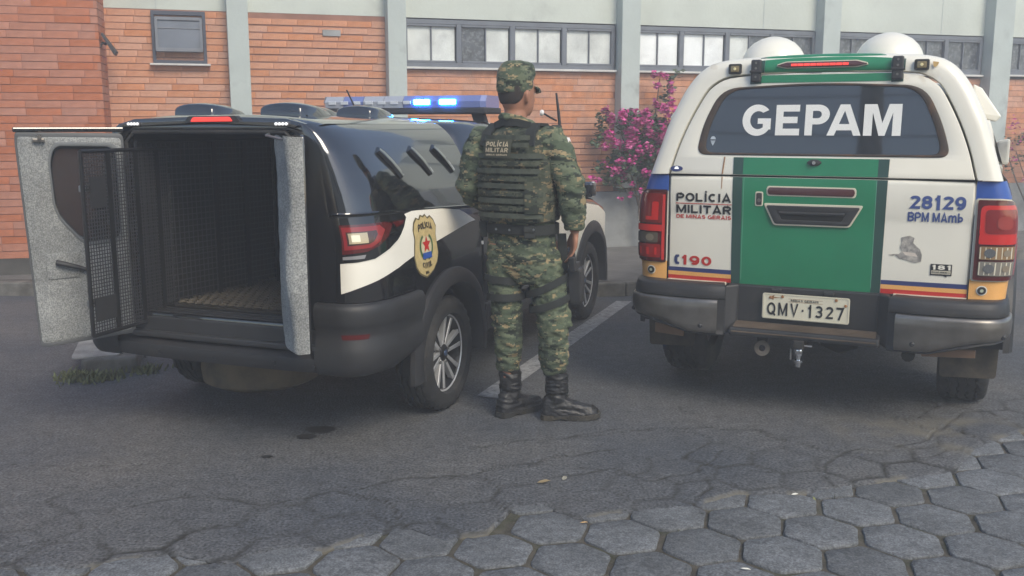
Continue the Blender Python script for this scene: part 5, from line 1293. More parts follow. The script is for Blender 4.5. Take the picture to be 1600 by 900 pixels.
# number plate
np_ = node('number_plate', ht, (0.0, -.045, 0), (radians(0), 0, 0))
plate('plate_blank', rounded([(-.216, .506), (.216, .506), (.216, .640), (-.216, .640)], .012, 4), [], .003, pbr('plate_white', (.66, .63, .50), .45, vary=.06, dirt=(.4, .3, .16), dscale=12, dthr=.68), np_, y=0, smooth=True)
rim = rounded([(-.212, .510), (.212, .510), (.212, .636), (-.212, .636)], .01, 4)
plate('plate_border', rim, [sc_in(rim, .982, (0, .573))], .002, M_sealant, np_, y=-.003, fix=False)
text('lettering', 'QMV·1327', -.190, .192, .526, .594, M_ink, np_, y=-.0035, bold=.005, depth=.001, gap=.26)
text('lettering', 'MINAS GERAIS', -.072, .066, .604, .615, M_ink, np_, y=-.0035, bold=.012, depth=.0004)
for z in (.617, .601): box('plate_line', (.0, -.0022, z), (.17, .001, .0012), M_rust, np_)
for x in (-.115, .150, -.175, .196):
    lathe('plate_screw', [(-.006, 0), (-.006, .006), (-.001, .008)], M_rust, np_, 10, 'y', (x, 0, .625 if abs(x) < .16 else (.618 if x < 0 else .60)))
plate('rust_arrow', [(-.185, .618), (-.155, .632), (-.158, .621), (-.12, .620), (-.158, .615), (-.16, .606)], [], .0006, M_rust, np_, y=-.0028, fix=False)
for x in (-.12, .14): box('plate_lamp', (x - .03, -.03, .655), (.05, .03, .016), M_plastic, ht, bevel=.004)
# underside
box('underbody', (0, 2.4, .56), (1.5, 4.6, .14), M_under, ht, bevel=.03)
for x in (-.45, .45): box('chassis_rail', (x, 1.9, .46), (.09, 3.8, .12), M_under, ht, bevel=.01)
tube('rear_axle', [(-.68, HWY, .36), (.68, HWY, .36)], .05, M_under, ht)
lathe('differential', [(-.14, .04), (-.10, .12), (0, .16), (.10, .12), (.14, .04)], M_under, ht, 20, 'x', (.1, HWY, .34))
tube('exhaust', [(.50, -.02, .37), (.50, .4, .38), (.42, 1.2, .45)], .032, pbr('exhaust_dark', (.03, .028, .026), .6, .5), ht)
MB().prism([(.56, .41), (.80, .425), (.80, .385), (.56, .37)], -.01, .01).build('rusty_bracket', pbr('rusty_steel', (.22, .13, .08), .8, vary=.3), ht, bevel=.003)
MB().prism([(-.80, .425), (-.64, .41), (-.64, .36), (-.80, .37)], -.01, .01).build('rusty_bracket', pbr('rusty_steel', (.22, .13, .08), .8, vary=.3), ht, bevel=.003)
hk = node('tow_hitch', ht, (-.01, -.10, .085)); hk.scale = (.85, .85, .80)
box('tow_bar', (0, .08, .395), (.06, .3, .05), M_under, hk, bevel=.006)
lathe('tow_ball', [(-.03, .0), (-.028, .014), (-.018, .024), (0, .028), (.016, .022), (.024, .014), (.024, 0)], M_chrome, hk, 24, 'z', (0, -.03, .355))
lathe('ball_shank', [(0, .016), (.03, .018), (.032, .028), (.045, .028), (.045, .014), (.075, .014), (.075, .022), (.09, .022), (.09, 0)], M_chrome, hk, 20, 'z', (0, -.03, .248))
tube('hitch_pin', [(-.045, -.03, .36), (-.045, -.03, .29)], .006, M_steel, hk, 8); tube('hitch_pin', [(.03, -.02, .385), (.075, -.02, .385)], .008, M_steel, hk, 8)
te = node('tow_eye', ht, (-.205, -.06, .348))
plate('eye_plate', [( .040 * cos(a), .042 * sin(a)) for a in lin(0, 2 * pi * 19 / 20, 20)], [[(.017 * cos(a), .017 * sin(a)) for a in lin(0, 2 * pi * 11 / 12, 12)]], .012, pbr('rusty_grey', (.14, .12, .10), .8, vary=.4), te, bev=.003)
box('eye_stem', (0, .01, .05), (.05, .02, .06), M_under, te)
for sg in (-1, 1):
    x = sg * .785
    MB().prism(rounded([(x - .15, .46), (x + .13, .46), (x + .125, .215 + .02 * (sg < 0)), (x - .14, .20 + .02 * (sg < 0))], .02, 3), .318, .326).build('mud_flap', pbr('mud_rubber', (.035, .033, .030), .85, vary=.3, bump=.3, dirt=(.13, .10, .065), dthr=.5), ht)
    wheel(ht, sg * .76, HWY, HWR, .26, .21, sg, 'steel'); wheel(ht, sg * .775, HFY, HWR, .26, .21, sg, 'steel')
    MB().box((sg * .60, HWY, .74), (.30, .9, .05)).build('wheel_well', M_under, ht)
# cab and front, seen only from the side
cabr = []
for y, hw, zt in ((1.66, .70, 1.72), (1.72, .74, 1.77), (2.4, .74, 1.80), (2.95, .72, 1.76), (3.6, .76, 1.22)):
    cabr.append([(-.90, y, 1.15), (-.89, y, 1.22)] + [(-hw * a, y, zt - .10 * abs(a) ** 5) for a in lin(1, -1, 15)] + [(.89, y, 1.22), (.90, y, 1.15)])
v, f = loft_geo(cabr, False, False); mob('cab_roof', v, f, M_white, ht, smooth=True, auto=50)
mob('windscreen', [(-.66, 2.97, 1.74), (.66, 2.97, 1.74), (.72, 3.58, 1.25), (-.72, 3.58, 1.25)], [(0, 1, 2, 3)], M_glass, ht)
for sg in (-1, 1):
    def cs_(s, t):
        y = s; zt = interp(y, [(1.6, 1.24), (3.4, 1.20), (4.6, 1.08), (4.95, .95)]); zb = min(harch(y, .46, .45), zt - .05); z = zb + (zt - zb) * t
        return (sg * (.915 - (.5 * (y - 4.5) ** 2 if y > 4.5 else 0)), y, z)
    gridsurf('cab_side', cs_, lin(1.95, 4.95, 60), lin(0, 1, 12), M_white, ht)
    mob('side_window', [(sg * (.885 - .15 * (z > 1.3)) , y, z) for y, z in ((1.75, 1.25), (3.35, 1.25), (2.9, 1.68), (1.8, 1.70))], [(0, 1, 2, 3)], M_glass, ht)
    MB().loft([[(sg * .90, 3.15, 1.22), (sg * .90, 3.25, 1.22), (sg * .90, 3.25, 1.38), (sg * .90, 3.15, 1.38)], [(sg * .99, 3.10, 1.20), (sg * .99, 3.2, 1.20), (sg * .99, 3.2, 1.40), (sg * .99, 3.10, 1.40)]]).build('door_mirror', M_white, ht, bevel=.02)
v, f = loft_geo([[(x * w_, y, z - .04 * abs(x) ** 3) for x in lin(-1, 1, 13)] for y, w_, z in ((3.5, .90, 1.22), (4.0, .90, 1.19), (4.6, .88, 1.10), (4.95, .80, .98), (5.0, .78, .55))], False, False)
mob('bonnet', v, f, M_white, ht, smooth=True)

# ------------------------------------------------------------------ haze: air volume added to imitate veiling lens flare
hz = MB().box((0, 5.5, 3.6), (31, 41, 9.6)).build('flare_veil', None, fix=True); hz['kind'] = 'stuff'
m, t, b = nodes('flare_veil_air'); t.nodes.remove(b)
pv_ = N(t, 'ShaderNodeVolumePrincipled'); pv_.inputs['Density'].default_value = FLARE_VEIL; pv_.inputs['Color'].default_value = (.93, .96, 1, 1); pv_.inputs['Anisotropy'].default_value = .2
L(t, pv_.outputs[0], t.nodes['Material Output'].inputs['Volume']); hz.data.materials.append(m)
sc.cycles.volume_bounces = 1

# ------------------------------------------------------------------ the soldier
def camo_mat(name, s=1.0, g=1.0):
    m, t, b = nodes(name); b.inputs['Roughness'].default_value = .92
    tc = N(t, 'ShaderNodeTexCoord'); mp = N(t, 'ShaderNodeMapping'); L(t, tc.outputs['Object'], mp.inputs[0])
    sn = N(t, 'ShaderNodeVectorMath', operation='SNAP'); L(t, mp.outputs[0], sn.inputs[0]); sn.inputs[1].default_value = (.010, .010, .0055)
    sc_ = N(t, 'ShaderNodeMapping'); sc_.inputs['Scale'].default_value = (1.35, 1.35, 3.2); L(t, sn.outputs[0], sc_.inputs[0])
    def nz(scale, off, det=4):
        a = N(t, 'ShaderNodeVectorMath', operation='ADD'); a.inputs[1].default_value = (off, off * 2, off); L(t, sc_.outputs[0], a.inputs[0])
        n = N(t, 'ShaderNodeTexNoise'); n.inputs['Scale'].default_value = scale; n.inputs['Detail'].default_value = det; n.inputs['Roughness'].default_value = .65; L(t, a.outputs[0], n.inputs['Vector']); return n
    def step(n, thr):
        g = N(t, 'ShaderNodeMath', operation='GREATER_THAN', i1=thr); L(t, n.outputs[0], g.inputs[0]); return g
    col = None; base = (.072 * s, .096 * s * g, .060 * s, 1)
    for n, thr, c in ((nz(7, 1), .50, (.12 * s, .145 * s * g, .090 * s, 1)), (nz(9, 5), .555, (.030 * s, .040 * s, .030 * s, 1)), (nz(10, 9), .585, (.30 * s, .235 * s, .13 * s, 1)), (nz(16, 14), .635, (.19 * s, .185 * s, .11 * s, 1))):
        mx = N(t, 'ShaderNodeMixRGB'); L(t, step(n, thr).outputs[0], mx.inputs[0])
        if col is None: mx.inputs[1].default_value = base
        else: L(t, col, mx.inputs[1])
        mx.inputs[2].default_value = c; col = mx.outputs[0]
    L(t, col, b.inputs['Base Color'])
    wv = N(t, 'ShaderNodeTexNoise'); wv.inputs['Scale'].default_value = 700; L(t, tc.outputs['Object'], wv.inputs['Vector'])
    fo = N(t, 'ShaderNodeTexNoise'); fo.inputs['Scale'].default_value = 11; fo.inputs['Detail'].default_value = 3; fo.inputs['Distortion'].default_value = .6; L(t, tc.outputs['Object'], fo.inputs['Vector'])
    ad = N(t, 'ShaderNodeMath', operation='MULTIPLY_ADD', i1=8.0); L(t, fo.outputs[0], ad.inputs[0]); L(t, wv.outputs[0], ad.inputs[2])
    bp = N(t, 'ShaderNodeBump'); bp.inputs['Strength'].default_value = .45; bp.inputs['Distance'].default_value = .004; L(t, ad.outputs[0], bp.inputs['Height']); L(t, bp.outputs[0], b.inputs['Normal'])
    return m
M_camo = camo_mat('digital_camouflage')
M_vest = camo_mat('vest_camouflage', .62, .92)
M_skin = pbr('skin', (.36, .17, .105), .55, vary=.06, vscale=30, bump=.1, bscale=200)
M_hair = pbr('dark_hair', (.035, .027, .024), .8, bump=.5, bscale=300)
M_boot = pbr('black_leather', (.016, .016, .018), .42, vary=.25, vscale=14, bump=.5, bscale=60, dirt=(.05, .045, .04), dthr=.66)
M_web = pbr('black_webbing', (.022, .025, .024), .85, bump=.3, bscale=400, vary=.2)
PX0, PY0 = .15, 4.80
man = thing('person', 'soldier in green camouflage uniform, vest and cap standing with his back turned between the pickups', 'person', (PX0, PY0, 0))
T = radians(33)     # torso turned to the right of straight away
def fr(cx, cy, yaw): 
    return lambda a, b, z: (cx + a * cos(yaw) + b * sin(yaw), cy - a * sin(yaw) + b * cos(yaw), z)   # a to his right, b forward
def zring(cx, cy, z, rx, ry, yaw, n=28, p=2.3, fl=0):
    r = []
    g = fr(cx, cy, yaw)
    for k in range(n):
        t = 2 * pi * k / n; c, s = cos(t), sin(t)
        a = rx * (abs(c) ** (2 / p)) * (1 if c >= 0 else -1); b_ = ry * (abs(s) ** (2 / p)) * (1 if s >= 0 else -1)
        r.append(g(a, b_ + fl * abs(a), z))
    return r
def fused(name, parts, mat, parent, vox=.009, smooth=6, folds=(0, 0), label=None):
    """several closed volumes fused into one continuous skin"""
    mb = MB()
    for v, f in parts: mb.add(v, f)
    me = D.meshes.new('tmp'); me.from_pydata(mb.v, [], mb.f); me.update()
    bm = bmesh.new(); bm.from_mesh(me); bmesh.ops.recalc_face_normals(bm, faces=bm.faces); bm.to_mesh(me); bm.free()
    o = D.objects.new('tmp', me); C.objects.link(o)
    r = o.modifiers.new('r', 'REMESH'); r.mode = 'VOXEL'; r.voxel_size = vox
    s = o.modifiers.new('s', 'SMOOTH'); s.factor = .5; s.iterations = smooth
    bpy.context.view_layer.update(); dg = bpy.context.evaluated_depsgraph_get(); m2 = D.meshes.new_from_object(o.evaluated_get(dg))
    D.objects.remove(o); D.meshes.remove(me); m2.name = name; m2.materials.clear(); m2.materials.append(mat)
    if folds[0]:
        nrm = [v.normal.copy() for v in m2.vertices]
        for v, n in zip(m2.vertices, nrm):
            c = v.co
            q = noise.noise(Vector((c.x * 9, c.y * 9, c.z * folds[1]))) + .5 * noise.noise(Vector((c.x * 18 + 4, c.y * 18, c.z * folds[1] * 1.9 + c.x * 12)))
            ridge = 1 - abs(q) * 2.2
            v.co = c + n * (folds[0] * (ridge - .5))
    for p in m2.polygons: p.use_smooth = True
    o2 = D.objects.new(name, m2); link(o2, parent)
    if label: o2['label'] = label
    return o2
def limb(pts, rad, n=18): return tube_geo(pts, rad, n)
# skin body: head, neck, trunk core, arms with hands, legs: one continuous mesh
HX, HY, HYaw = -.125, .0, radians(43)
hd = []
for z, rx, ry, dy in ((1.545, .045, .05, .018), (1.562, .055, .072, .016), (1.585, .064, .085, .010), (1.615, .071, .092, .003), (1.65, .076, .097, -.002), (1.69, .078, .098, -.005), (1.73, .072, .090, -.006), (1.765, .055, .07, -.006), (1.785, .02, .03, -.006)):
    g = fr(HX, HY, HYaw); c = g(0, dy, 0); hd.append(zring(c[0], c[1], z, rx, ry, HYaw, 24, 2.1))
parts = [loft_geo(hd)]
g = fr(HX, HY, HYaw)
parts.append(limb([g(0, -.02, 1.50), g(0, -.012, 1.56), g(0, -.005, 1.60)], [.060, .055, .055]))
parts.append(limb([g(0, .080, 1.665), g(0, .108, 1.635), g(0, .114, 1.620), g(0, .085, 1.612)], [.010, .013, .016, .012], 10))   # nose
parts.append(limb([g(-.02, .088, 1.592), g(.02, .088, 1.592)], [.009, .009], 8)); parts.append(limb([g(-.018, .086, 1.580), g(.018, .086, 1.580)], [.010, .010], 8))  # lips
parts.append(limb([g(-.01, .082, 1.560), g(.01, .082, 1.560)], [.018, .018], 8))     # chin
parts.append(limb([g(-.05, .078, 1.668), g(0, .094, 1.672), g(.05, .078, 1.668)], [.010, .011, .010], 8))   # brow
for e in (-1, 1):
    er = [(.078, -.012, 1.600), (.085, -.022, 1.622), (.090, -.028, 1.648), (.086, -.018, 1.662), (.082, -.004, 1.655), (.081, -.002, 1.635), (.080, -.006, 1.612)]
    parts.append(limb([g(e * a, b_, z) for a, b_, z in er], [.006, .008, .0075, .007, .006, .006, .006], 8))
    parts.append(limb([g(e * .074, -.012, 1.612), g(e * .078, -.014, 1.652)], [.012, .014], 8))
tf = lambda z, x=-.105, y=.0: fr(x, y, T)
trunk = [zring(-.10, .02, .80, .155, .105, T), zring(-.10, .02, .95, .165, .11, T), zring(-.105, .01, 1.05, .15, .10, T), zring(-.108, .0, 1.25, .165, .11, T), zring(-.11, .0, 1.40, .175, .105, T), zring(-.112, .0, 1.47, .12, .075, T), zring(-.115, .0, 1.51, .06, .06, T)]
parts.append(loft_geo(trunk))
RS, RE, RWr = (.045, -.085, 1.425), (.135, -.13, 1.195), (.160, -.09, .985)
LS, LE, LW = (-.300, .075, 1.425), (-.365, .075, 1.18), (-.27, .27, 1.08)
for S_, E2, W_2 in ((RS, RE, RWr), (LS, LE, LW)):
    a, b_, c = Vector(S_), Vector(E2), Vector(W_2)
    parts.append(limb([Vector((-.11, 0, 1.42)).lerp(a, .6), a, a.lerp(b_, .5), b_, b_.lerp(c, .5), c], [.06, .055, .048, .040, .036, .026]))
# right hand hanging by the hip: palm, four bent fingers of different length, thumb from the side
def hand(w_, d, out, back, sgn):
    """w_ wrist, d direction to the fingertips, out thumb side direction, back = back of the hand normal"""
    w_, d, out, back = Vector(w_), Vector(d).normalized(), Vector(out).normalized(), Vector(back).normalized(); P = []
    def pt(u, o, k): return w_ + d * u + out * o + back * k
    P.append(loft_geo([[pt(u, o * wd_, k * th) for o, k in ((-1, -.6), (-1, .6), (-.5, 1), (.5, 1), (1, .6), (1, -.6), (.5, -1), (-.5, -1))] for u, wd_, th in ((-.01, .024, .018), (.02, .030, .017), (.05, .038, .015), (.085, .040, .013), (.094, .036, .010))]))
    for o, ln, r in ((-.030, .060, .0075), (-.0105, .074, .0085), (.0095, .080, .0088), (.029, .072, .0085)):
        P.append(limb([pt(.075, o * .9, 0), pt(.092, o, -.002), pt(.092 + ln * .42, o * 1.02, -.010), pt(.092 + ln * .72, o, -.026), pt(.092 + ln * .86, o * .98, -.042)], [r * 1.1, r * 1.1, r, r * .92, r * .75], 10))
    P.append(limb([pt(.018, .024, -.004), pt(.042, .044, -.010), pt(.068, .055, -.018), pt(.092, .056, -.026)], [.014, .012, .0105, .008], 10))
    return P
parts += hand((.160, -.088, .985), (-.06, .04, -1), (-.2, 1, -.1), (1, .1, 0), 1)
parts += hand((-.27, .27, 1.08), (.75, .55, .05), (.0, .1, 1), (-.5, .7, .2), -1)
LA = [(-.195, .03, .92), (-.185, .02, .72), (-.172, .0, .50), (-.170, .04, .28), (-.165, .05, .08)]
RA = [(.005, -.01, .92), (.030, -.04, .72), (.055, -.06, .48), (.065, -.02, .27), (.075, -.01, .08)]
for P in (LA, RA): parts.append(limb(P, [.075, .07, .052, .045, .035]))
body = fused('body', parts, M_skin, man, .0075, 3)
# eyes
for e in (-1, 1):
    ey = MB(); c = g(e * .032, .083, 1.655); ey.add(*lathe_geo([(-.011, 0), (-.008, .008), (0, .0115), (.008, .008), (.011, 0)], 12, 'z', c)); eo = ey.build('eye', pbr('eye_white', (.6, .58, .55), .2), man, smooth=True)
# hair: short back and sides under the cap
hp_ = []
for z, rx, ry, dy in ((1.600, .052, .042, -.048), (1.62, .066, .058, -.038), (1.65, .078, .074, -.027), (1.69, .082, .080, -.024), (1.72, .080, .085, -.015)):
    c = g(0, dy, 0); hp_.append(zring(c[0], c[1], z, rx, ry, HYaw, 24, 2.1))
fused('hair', [loft_geo(hp_)], M_hair, man, .008, 4)
# cap: soft field cap with brim towards the face
cp = []
for z, rx, ry, dy in ((1.655, .085, .101, -.012), (1.69, .088, .106, -.010), (1.73, .089, .108, -.008), (1.765, .084, .101, -.004), (1.790, .072, .086, .0), (1.803, .052, .062, .002), (1.807, .02, .02, .002)):
    c = g(0, dy, 0); cp.append(zring(c[0], c[1], z + .0, rx * .95, ry * .95, HYaw + .05 * (z > 1.75), 30, 2.15))
cap = fused('cap', [loft_geo(cp)], M_camo, man, .008, 3, (.007, 12))
br = []
for k, (b_, zz) in enumerate(((.075, 1.690), (.115, 1.688), (.15, 1.676), (.175, 1.664))):
    wd_ = [.080, .078, .066, .040][k]
    br.append([g(a * wd_, b_ - .02 * abs(a) ** 2 * (k + 1), zz - .012 * abs(a) ** 2 + h) for a, h in [(x, .003) for x in lin(-1, 1, 11)] + [(x, -.003) for x in lin(1, -1, 11)]])
MB().loft(br).build('cap_brim', M_camo, man, smooth=True, auto=50)
# shirt
sh_ = [loft_geo([zring(-.10, .015, .90, .178, .125, T), zring(-.103, .012, 1.0, .176, .122, T), zring(-.108, .008, 1.1, .180, .124, T), zring(-.110, .0, 1.25, .190, .130, T), zring(-.11, -.004, 1.36, .200, .128, T), zring(-.112, -.002, 1.43, .190, .115, T), zring(-.113, 0, 1.475, .135, .09, T), zring(-.116, 0, 1.505, .082, .075, T), zring(-.118, .0, 1.535, .070, .070, T)])]
for S_, E2, W_2 in ((RS, RE, RWr), (LS, LE, LW)):
    a, b_, c = Vector(S_), Vector(E2), Vector(W_2); cuff = b_.lerp(c, .97)
    sh_.append(limb([Vector((-.11, 0, 1.41)).lerp(a, .55), a, a.lerp(b_, .25), a.lerp(b_, .6), b_ + Vector((.0, 0, .02)), b_.lerp(c, .25), b_.lerp(c, .65), cuff], [.07, .078, .085, .078, .072, .070, .062, .047], 20))
sh_.append(limb([g(0, -.035, 1.515), g(0, -.03, 1.548)], [.072, .070], 20))
shirt = fused('shirt', sh_, M_camo, man, .009, 5, (.009, 16))
# trousers: seat and two legs fused
tr = [loft_geo([zring(-.10, .015, .72, .155, .10, T, fl=0), zring(-.10, .015, .78, .182, .128, T), zring(-.10, .012, .86, .186, .138, T), zring(-.10, .015, .95, .176, .128, T), zring(-.10, .015, 1.0, .17, .12, T)])]
tr.append(limb([(-.185, .03, .86), (-.182, .02, .74), (-.178, .01, .62), (-.172, .0, .50), (-.170, .01, .42), (-.172, .035, .32), (-.170, .045, .245)], [.098, .094, .084, .072, .073, .070, .056], 22))
tr.append(limb([(.012, -.01, .86), (.028, -.035, .74), (.042, -.05, .62), (.055, -.06, .50), (.060, -.045, .42), (.064, -.025, .32), (.068, -.015, .245)], [.098, .096, .088, .078, .078, .076, .060], 22))
tr.append(limb([(.115, -.06, .60), (.125, -.07, .50)], [.028, .030], 12)); tr.append(limb([(-.235, -.0, .58), (-.235, .0, .49)], [.022, .024], 12))  # cargo pockets
trou = fused('trousers', tr, M_camo, man, .009, 4, (.010, 20))
# boots
def boot(name, ankle, yaw, top, label):
    bn = node(name, man); bn['label'] = label; B = fr(ankle[0], ankle[1], yaw); parts = []
    parts.append(limb([B(0, .0, .10), B(0, -.003, .17), B(0, -.004, top)], [.050, .052, .056], 20))
    parts.append(loft_geo([[B(a * w_, b_, z0 + q * hh) for a, q in ((-1, .0), (-1, .45), (-.72, .85), (0, 1), (.72, .85), (1, .45), (1, 0))] for b_, w_, hh, z0 in ((-.075, .026, .08, .022), (-.06, .040, .11, .02), (-.02, .045, .13, .02), (.03, .045, .12, .02), (.08, .046, .085, .02), (.13, .050, .066, .02), (.175, .048, .058, .02), (.205, .036, .045, .022), (.218, .018, .03, .024))]))
    for k in range(5): parts.append(limb([B(.052 * cos(t), .0 + .054 * sin(t), .150 + k * .019 + .003 * sin(t * 3 + k)) for t in lin(0, 2 * pi, 14)], .0085, 8))
    fused('boot_upper', parts, M_boot, bn, .006, 3, (.006, 34))
    so = []
    for b_, w_ in ((-.082, .022), (-.07, .038), (-.03, .046), (.02, .042), (.05, .044), (.10, .052), (.15, .055), (.19, .048), (.215, .033), (.228, .014)):
        zz = .0 if not (.0 < b_ < .05) else .010; lift = .010 * max(0, (b_ - .15) / .08)
        so.append([B(-w_, b_, zz + lift), B(-w_ - .002, b_, .030 + lift), B(w_ + .002, b_, .030 + lift), B(w_, b_, zz + lift)])
    so_o = MB().loft(so).build('sole', pbr('sole_rubber', (.022, .021, .020), .8, vary=.3, bump=.6, bscale=120, dirt=(.10, .085, .06), dthr=.58), bn, bevel=.003)
    for k in range(6): tube('lace', [B(-.028, .045 + .004 * k - .0 * k, .118 + .014 * k - .004), B(0, .062 - .003 * k, .126 + .015 * k), B(.028, .045 + .004 * k, .118 + .014 * k)], .003, M_web, bn, 6) if k < 4 else None
boot('boot', (-.160, .055), radians(48), .262, 'boot set further from the camera, toe pointing away right')
boot('boot', (.080, -.015), radians(88), .262, 'boot nearest the camera with its toe pointing right')
# ballistic vest with webbing rows
VR = lambda z, k=1.0: zring(-.110, -.004, z, interp(z, [(1.03, .198), (1.1, .203), (1.25, .212), (1.36, .200), (1.45, .165), (1.5, .13)]) * k, interp(z, [(1.03, .148), (1.1, .153), (1.25, .160), (1.36, .158), (1.45, .138), (1.5, .11)]) * k, T, 48, 2.7)
vest = fused('vest', [loft_geo([VR(1.03), VR(1.06), VR(1.12), VR(1.2), VR(1.28), VR(1.34)]), loft_geo([zring(-.118, -.045, 1.30, .160, .105, T, 40, 2.6), zring(-.118, -.045, 1.40, .158, .100, T, 40, 2.6), zring(-.116, -.035, 1.455, .135, .085, T, 40, 2.6), zring(-.115, -.018, 1.492, .100, .06, T, 40, 2.6)])], M_vest, man, .009, 4, (.003, 9))
def vest_pt(a, z, off=0):
    """point on the back of the vest, a metres to his right of the spine"""
    g2 = fr(-.112, -.012, T)
    rx = interp(z, [(1.03, .203), (1.28, .213), (1.34, .200), (1.40, .185), (1.46, .16)]); ry = interp(z, [(1.03, .150), (1.28, .160), (1.40, .150), (1.46, .128), (1.49, .10)])
    q = min(.999, abs(a) / rx); b_ = -ry * (1 - q ** 2.7) ** (1 / 2.7)
    return Vector(g2(a, b_ - off, z))
def strap(name, pts, wd_, th, mat, parent=man, up=(0, 0, 1)):
    """flat band along pts; wd_ across (up direction), th out"""
    pts = [Vector(p) for p in pts]; rings = []
    for i, p in enumerate(pts):
        d = (pts[min(i + 1, len(pts) - 1)] - pts[max(0, i - 1)]).normalized(); u = Vector(up); u = (u - d * u.dot(d)).normalized(); n_ = d.cross(u)
        rings.append([p + u * wd_ / 2 + n_ * th / 2, p + u * wd_ / 2 - n_ * th / 2, p - u * wd_ / 2 - n_ * th / 2, p - u * wd_ / 2 + n_ * th / 2])
    return MB().loft(rings).build(name, mat, parent, smooth=True, auto=40)
M_molle = pbr('green_webbing', (.062, .072, .055), .9, vary=.3, vscale=30, bump=.3, bscale=400)
for k in range(9):
    z = 1.065 + k * .036
    if 4.5 < k < 7.5: rng = lin(-.165, .185, 26)
    else: rng = lin(-.165, .188, 26)
    if k in (6, 7): rng = lin(-.02, .185, 16) if False else rng
    o = strap('webbing_row', [vest_pt(a, z, .0065 + .0025 * abs(sin(a * 95))) for a in rng], .024, .004, M_vest if k % 2 else M_molle)
for k in range(2): strap('webbing_row', [vest_pt(a, 1.405 + k * .034, .006 + .0025 * abs(sin(a * 95))) for a in lin(-.135, .13, 20)], .022, .004, M_molle)
# name panel
def vpanel(name, a0, a1, z0, z1, off, mat): 
    us, vs = lin(a0, a1, 12), lin(z0, z1, 6)
    v = [tuple(vest_pt(a, z, off)) for z in vs for a in us]; n = 12
    return mob(name, v, [(j * n + i, j * n + i + 1, (j + 1) * n + i + 1, (j + 1) * n + i) for j in range(5) for i in range(11)], mat, man, smooth=True, fix=False)
vpanel('name_panel', -.105, .055, 1.345, 1.432, .016, pbr('panel_cloth', (.055, .058, .04), .95))
M_tanp = pbr('tan_print', (.52, .44, .30), .8)
for s_, a, b_, c, d in (('POLÍCIA', -.092, .042, 1.397, 1.420), ('MILITAR', -.092, .042, 1.370, 1.391), ('MINAS GERAIS', -.088, .038, 1.354, 1.362)):
    v, f = text_geo(s_, a, b_, c, d, bold=.03, depth=0); mob('lettering', [tuple(vest_pt(p[0], p[1], .0195 + p[2] * .5)) for p in v], f, M_tanp, man, fix=False)
# shoulder straps and yoke
for a in (-.13, .125):
    g2 = fr(-.112, -.0, T); strap('shoulder_strap', [g2(a, -.115, 1.40), g2(a * .98, -.095, 1.46), g2(a * .92, -.04, 1.502), g2(a * .92, .03, 1.500), g2(a, .10, 1.45)], .055, .014, M_web, up=(cos(T), -sin(T), 0))
g2 = fr(-.112, 0, T); strap('collar_pad', [g2(-.10, -.06, 1.495), g2(-.04, -.088, 1.512), (g2(.04, -.088, 1.512)), g2(.10, -.06, 1.495)], .035, .018, M_web)
strap('side_cummerbund', [vest_pt(a, 1.16, .012) for a in lin(.125, .20, 8)], .16, .008, M_vest)
# belt with pouches
bl2 = [zring(-.10, .008, z, .188, .137, T, 40, 2.4) for z in (.968, .972, 1.014, 1.018)]
v, f = loft_geo(bl2, True, False); mob('duty_belt', v, f, M_web, man, smooth=True, solid=.008)
def bp(a, z, off=0):
    g3 = fr(-.10, .008, T); q = min(.999, abs(a) / .190); return Vector(g3(a, -.139 * (1 - q ** 2.4) ** (1 / 2.4) - off, z))
def pouch(name, a, z, wd_, hh, dp, mat=M_web):
    p = bp(a, z, dp / 2); q = bp(a + .01, z, dp / 2) - bp(a - .01, z, dp / 2); an = atan2(q.y, q.x)
    o = MB().box((0, 0, 0), (wd_, dp, hh)).build(name, mat, man, bevel=.006, seg=3); o.location = p; o.rotation_euler = (0, 0, an)
    f = MB().box((0, -.004, hh * .22), (wd_ + .004, dp, hh * .5)).build('pouch_flap', mat, o, bevel=.006); return o
pouch('belt_pouch', .125, .985, .055, .062, .024); pouch('belt_pouch', -.165, .985, .05, .08, .035)
for a in (-.06, .02): lathe('belt_stud', [(-.002, .006), (0, .005)], M_chrome, man, 10, 'y', bp(a, .993, .008))
lathe('belt_stud', [(-.002, .006), (0, .005)], M_chrome, man, 10, 'y', bp(.15, 1.0, .032))
# thigh straps and drop holster
def around(cx, cy, z0, z1, r, ry, a0=0, a1=2 * pi, n=26): return [(cx + r * cos(t), cy + ry * sin(t), z0 + (z1 - z0) * (k / (n - 1))) for k, t in enumerate(lin(a0, a1, n))]
def rstrap(name, cx, cy, za, zb, r, wd_=.036):
    """closed band, za height on the left and zb on the right"""
    P = [(cx + r * cos(t), cy + r * sin(t), (za + zb) / 2 + (zb - za) / 2 * cos(t)) for t in lin(0, 2 * pi, 33)]
    return strap(name, P, wd_, .006, M_web)
rstrap('thigh_strap', -.183, .02, .742, .726, .105); rstrap('thigh_strap', -.178, .01, .645, .650, .097)
rstrap('thigh_strap', .030, -.035, .66, .765, .108); rstrap('thigh_strap', .040, -.045, .585, .655, .102)
hol = node('holster', man, (.168, -.075, .735), (radians(4), radians(-3), radians(-20)))
MB().loft([[(-.035 * k, -.020 * k, z), (.03 * k, -.022 * k, z), (.035 * k, .03 * k, z), (-.03 * k, .03 * k, z)] for z, k in ((-.12, .75), (-.10, .95), (-.02, 1.1), (.05, 1.15), (.065, 1.0))]).build('holster_shell', M_plastic, hol, bevel=.008)
MB().loft([[(-.012, -.06, .055), (.018, -.06, .055), (.018, -.02, .055), (-.012, -.02, .055)], [(-.012, -.075, .13), (.018, -.075, .13), (.018, -.032, .13), (-.012, -.032, .13)]]).build('pistol_grip', M_plastic, hol, bevel=.006)
MB().box((.003, .0, .075), (.028, .09, .03)).build('pistol_slide', M_steel if False else M_plastic, hol, bevel=.004)
